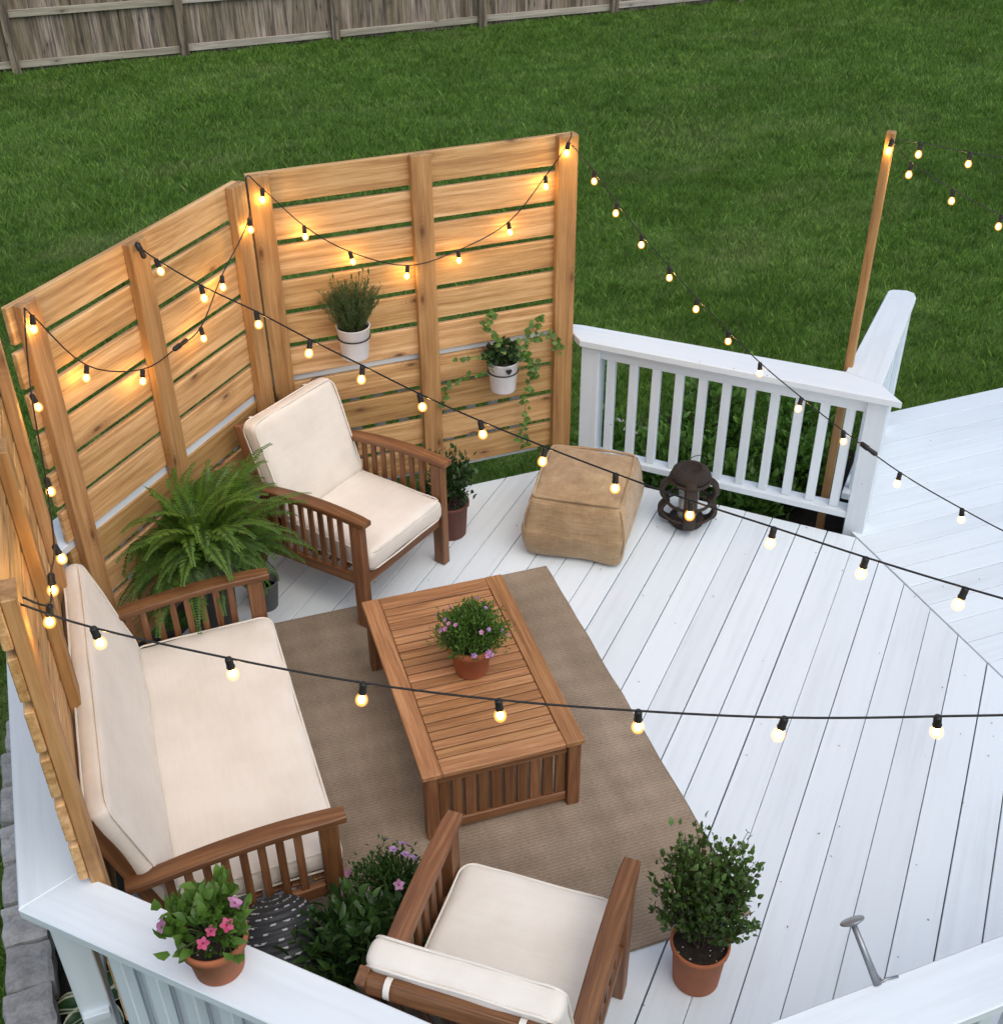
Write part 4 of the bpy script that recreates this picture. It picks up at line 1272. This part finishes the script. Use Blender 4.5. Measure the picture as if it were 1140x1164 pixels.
strand('middle string of bulbs running from the angled screen over the far armchair', [(.195, 4.47, 1.83)] + lift(S2_) + [(2.4, 1.05, 1.8), (2.9, .3, 2.1)], S2_[:13], plugs=[((.185, 4.488, 1.845), (.205, 4.455, 1.79))])
S3_ = [(2.278, 4.915, 1.657), (2.328, 4.760, 1.552), (2.381, 4.597, 1.452), (2.440, 4.418, 1.355), (2.496, 4.245, 1.268), (2.556, 4.058, 1.185), (2.617, 3.872, 1.108), (2.690, 3.644, 1.042), (2.761, 3.427, .986), (2.851, 3.150, .930), (2.940, 2.876, .910), (3.03, 2.60, .91)]
strand('right hand string of bulbs dropping from the far screen post across the railing', [(2.222, 5.04, 1.80)] + lift(S3_) + [(3.2, 2.1, 1.0), (3.5, 1.2, 1.4)], S3_[:11], .0026, plugs=[((2.788, 3.344, 1.027), (2.815, 3.262, 1.010))])
S4a = [(3.385, 4.235, 1.872), (3.483, 4.200, 1.766), (3.687, 4.132, 1.641), (3.899, 4.033, 1.527), (4.10, 3.94, 1.44)]
strand('string of bulbs falling to the right from the top of the tall pole', [(3.39, 4.24, 1.925)] + lift(S4a) + [(4.6, 3.7, 1.4), (5.6, 3.2, 1.8)], S4a, .0022)
S4b = [(3.561, 4.258, 1.829), (3.835, 4.244, 1.755), (4.10, 4.23, 1.70)]
strand('short string of bulbs leading off right from the tall pole', [(3.42, 4.262, 1.915)] + lift(S4b) + [(4.8, 4.2, 1.65), (6.0, 4.1, 1.9)], S4b, .0022)
# draped string on the screens
SA = [(0.77, 5.046, 1.731), (0.933, 5.046, 1.538), (1.13, 5.046, 1.385), (1.399, 5.046, 1.274), (1.65, 5.046, 1.311), (1.905, 5.046, 1.413), (2.093, 5.046, 1.612), (2.206, 5.046, 1.758)]
SB = [(-0.22, 4.068, 1.746), (-0.086, 4.202, 1.459), (0.112, 4.4, 1.303), (0.384, 4.672, 1.311), (0.517, 4.805, 1.467), (0.686, 4.975, 1.634)]
SCc = [(-.262, 2.47, 1.705), (-.262, 2.70, 1.63), (-.262, 3.02, 1.500), (-.268, 3.43, 1.480), (-.275, 3.87, 1.55)]
pathd = [(-.315, 2.47, 1.80)] + lift(SCc) + [(-.24, 4.0, 1.83)] + lift(SB[:3]) + [(.273, 4.573, 1.345)] + lift(SB[3:]) + [(.705, 5.03, 1.85)] + lift(SA) + [(2.22, 5.05, 1.86)]
strand('string of bulbs draped in swags along the inside of the three wooden screens', pathd, SCc + SB + SA, .0028, plugs=[((.25, 4.550, 1.345), (.318, 4.615, 1.350))])

# ------------------------------------------------------------------ debris on deck
m = MB()
for i in range(120):
    for tr in range(20):
        x = random.uniform(.2, 4.6); y = random.uniform(1.6, 4.8)
        if (x + y) * k < 5.05 and (x + y) * k > 1.6 and y > 1.5: break
    if .24 < x < 1.8 and 2.1 < y < 4.3: continue
    leaf(m, (x, y, .003), Vector((random.uniform(-1, 1), random.uniform(-1, 1), .1)), (0, 0, 1), random.uniform(.005, .015), random.uniform(.003, .006), fold=.6)
o = m.build('leaf_litter', M['litter']); tag(o, 'tiny dry leaf bits scattered over the white deck', 'leaf litter', kind='stuff')

# ------------------------------------------------------------------ grass
def grass():
    parts = []
    def region(n_, xr, yr, cond, h, w):
        x = rng.uniform(xr[0], xr[1], n_); y = rng.uniform(yr[0], yr[1], n_)
        ok = cond(x, y); parts.append(np.stack([x[ok], y[ok], np.full(ok.sum(), h), np.full(ok.sum(), w)], 1))
    def outside(x, y):
        oc = (y < 5.30) & ((-x + y) * k < 3.28) & (x > -.56) & ((x + y) * k < 5.18)
        deck2 = (x > 3.2) & (y < 4.93) & ((-x + y) * k < .56)
        bedr = (x > 2.4) & (x < 4.3) & ((x + y) * k > 5.0) & (y < 6.0) & (y < 6.0 - .25 * np.abs(x - 3.4)) & ((-x + y) * k > .5)
        return ~(oc | deck2 | bedr) 
    region(520000, (-2.5, 13), (4.6, 10.5), lambda x, y: outside(x, y) & (x < 1.2 * y + .6), .055, .0050)
    region(330000, (-3, 17), (10.5, 16.75), lambda x, y: (x < 1.25 * y), .065, .0075)
    region(60000, (-2.2, -.78), (1.6, 5.2), lambda x, y: (x < -.86), .05, .005)
    # ragged tufts at the foot of the fence
    region(26000, (-3, 13), (16.25, 16.6), lambda x, y: y > 0, .075, .008)
    P = np.concatenate(parts); N = len(P)
    X, Y = P[:, 0], P[:, 1]
    f = (np.sin(2.1 * X + 1.3 * np.sin(1.7 * Y)) + np.sin(3.3 * Y + 1.9 * np.sin(1.1 * X + 2)) + np.sin(7.3 * X + 2.0 * np.sin(5.1 * Y + 1)) + np.sin(9.7 * Y + 2.2 * np.sin(6.3 * X))) / 4
    a = rng.uniform(0, 2 * PI, N); h = P[:, 2] * rng.uniform(.55, 1.3, N) * (1 + .45 * f) + (rng.uniform(0, 1, N) > .992) * .05; w = P[:, 3] * rng.uniform(.7, 1.3, N)
    ln = rng.uniform(.1, .75, N) * h; la_ = rng.uniform(0, 2 * PI, N)
    dx = np.cos(a) * w / 2; dy = np.sin(a) * w / 2
    V = np.empty((N, 4, 3))
    V[:, 0] = np.stack([P[:, 0] - dx, P[:, 1] - dy, np.full(N, GZ)], 1)
    V[:, 1] = np.stack([P[:, 0] + dx, P[:, 1] + dy, np.full(N, GZ)], 1)
    V[:, 2] = np.stack([P[:, 0] + dx * .8 + np.cos(la_) * ln * .4, P[:, 1] + dy * .8 + np.sin(la_) * ln * .4, GZ + h * .62], 1)
    V[:, 3] = np.stack([P[:, 0] + np.cos(la_) * ln, P[:, 1] + np.sin(la_) * ln, GZ + h], 1)
    me = bpy.data.meshes.new('grass')
    me.vertices.add(4 * N); me.vertices.foreach_set('co', V.reshape(-1))
    idx = (np.arange(N)[:, None] * 4 + np.array([0, 1, 2, 0, 2, 3])[None, :]).reshape(-1)
    me.loops.add(6 * N); me.loops.foreach_set('vertex_index', idx.astype(np.int32))
    me.polygons.add(2 * N); me.polygons.foreach_set('loop_start', np.arange(0, 6 * N, 3, dtype=np.int32)); me.polygons.foreach_set('loop_total', np.full(2 * N, 3, dtype=np.int32))
    me.update(calc_edges=True)
    at = me.attributes.new('rnd', 'FLOAT', 'POINT'); at.data.foreach_set('value', np.repeat(rng.uniform(0, 1, N), 4).astype(np.float32))
    me.materials.append(M['blade'])
    o = bpy.data.objects.new('grass', me); link(o); tag(o, 'short green lawn grass covering the yard', 'grass', kind='stuff')
grass()

# ------------------------------------------------------------------ camera
Wm = Matrix(((0.93657, 0.208279, -0.28188), (-0.350396, 0.538767, -0.766129), (-0.007701, 0.816303, 0.577573)))
cam = bpy.data.cameras.new('camera'); co = bpy.data.objects.new('camera', cam); COL.objects.link(co)
mw = Wm.to_4x4(); mw.translation = Vector((0, 0, 3.6)); co.matrix_world = mw
cam.sensor_fit = 'HORIZONTAL'; cam.sensor_width = 36; cam.lens = 1350 / 1140 * 36
cam.clip_start = .05; cam.clip_end = 500
scene.camera = co

# ------------------------------------------------------------------ light
world = bpy.data.worlds.new('World'); scene.world = world; world.use_nodes = True
nt = world.node_tree
sky = nt.nodes.new('ShaderNodeTexSky'); sky.sky_type = 'NISHITA'; sky.sun_disc = False
SUN_EL, SUN_AZ = R(60), R(165)
sky.sun_elevation = SUN_EL; sky.sun_rotation = SUN_AZ; sky.air_density = 1.0; sky.dust_density = 3.0; sky.ozone_density = 1.0
bg = nt.nodes['Background']; bg.inputs[1].default_value = .15
nt.links.new(sky.outputs[0], bg.inputs[0])
sl = bpy.data.lights.new('sun', 'SUN'); sl.energy = 1.42; sl.angle = R(75); sl.color = (1.0, .97, .93)
slo = bpy.data.objects.new('sun', sl); COL.objects.link(slo)
dv = Vector((math.sin(SUN_AZ) * math.cos(SUN_EL), math.cos(SUN_AZ) * math.cos(SUN_EL), math.sin(SUN_EL)))
slo.rotation_euler = dv.to_track_quat('Z', 'Y').to_euler()
scene.view_settings.view_transform = 'Standard'; scene.view_settings.look = 'None'; scene.view_settings.exposure = 0
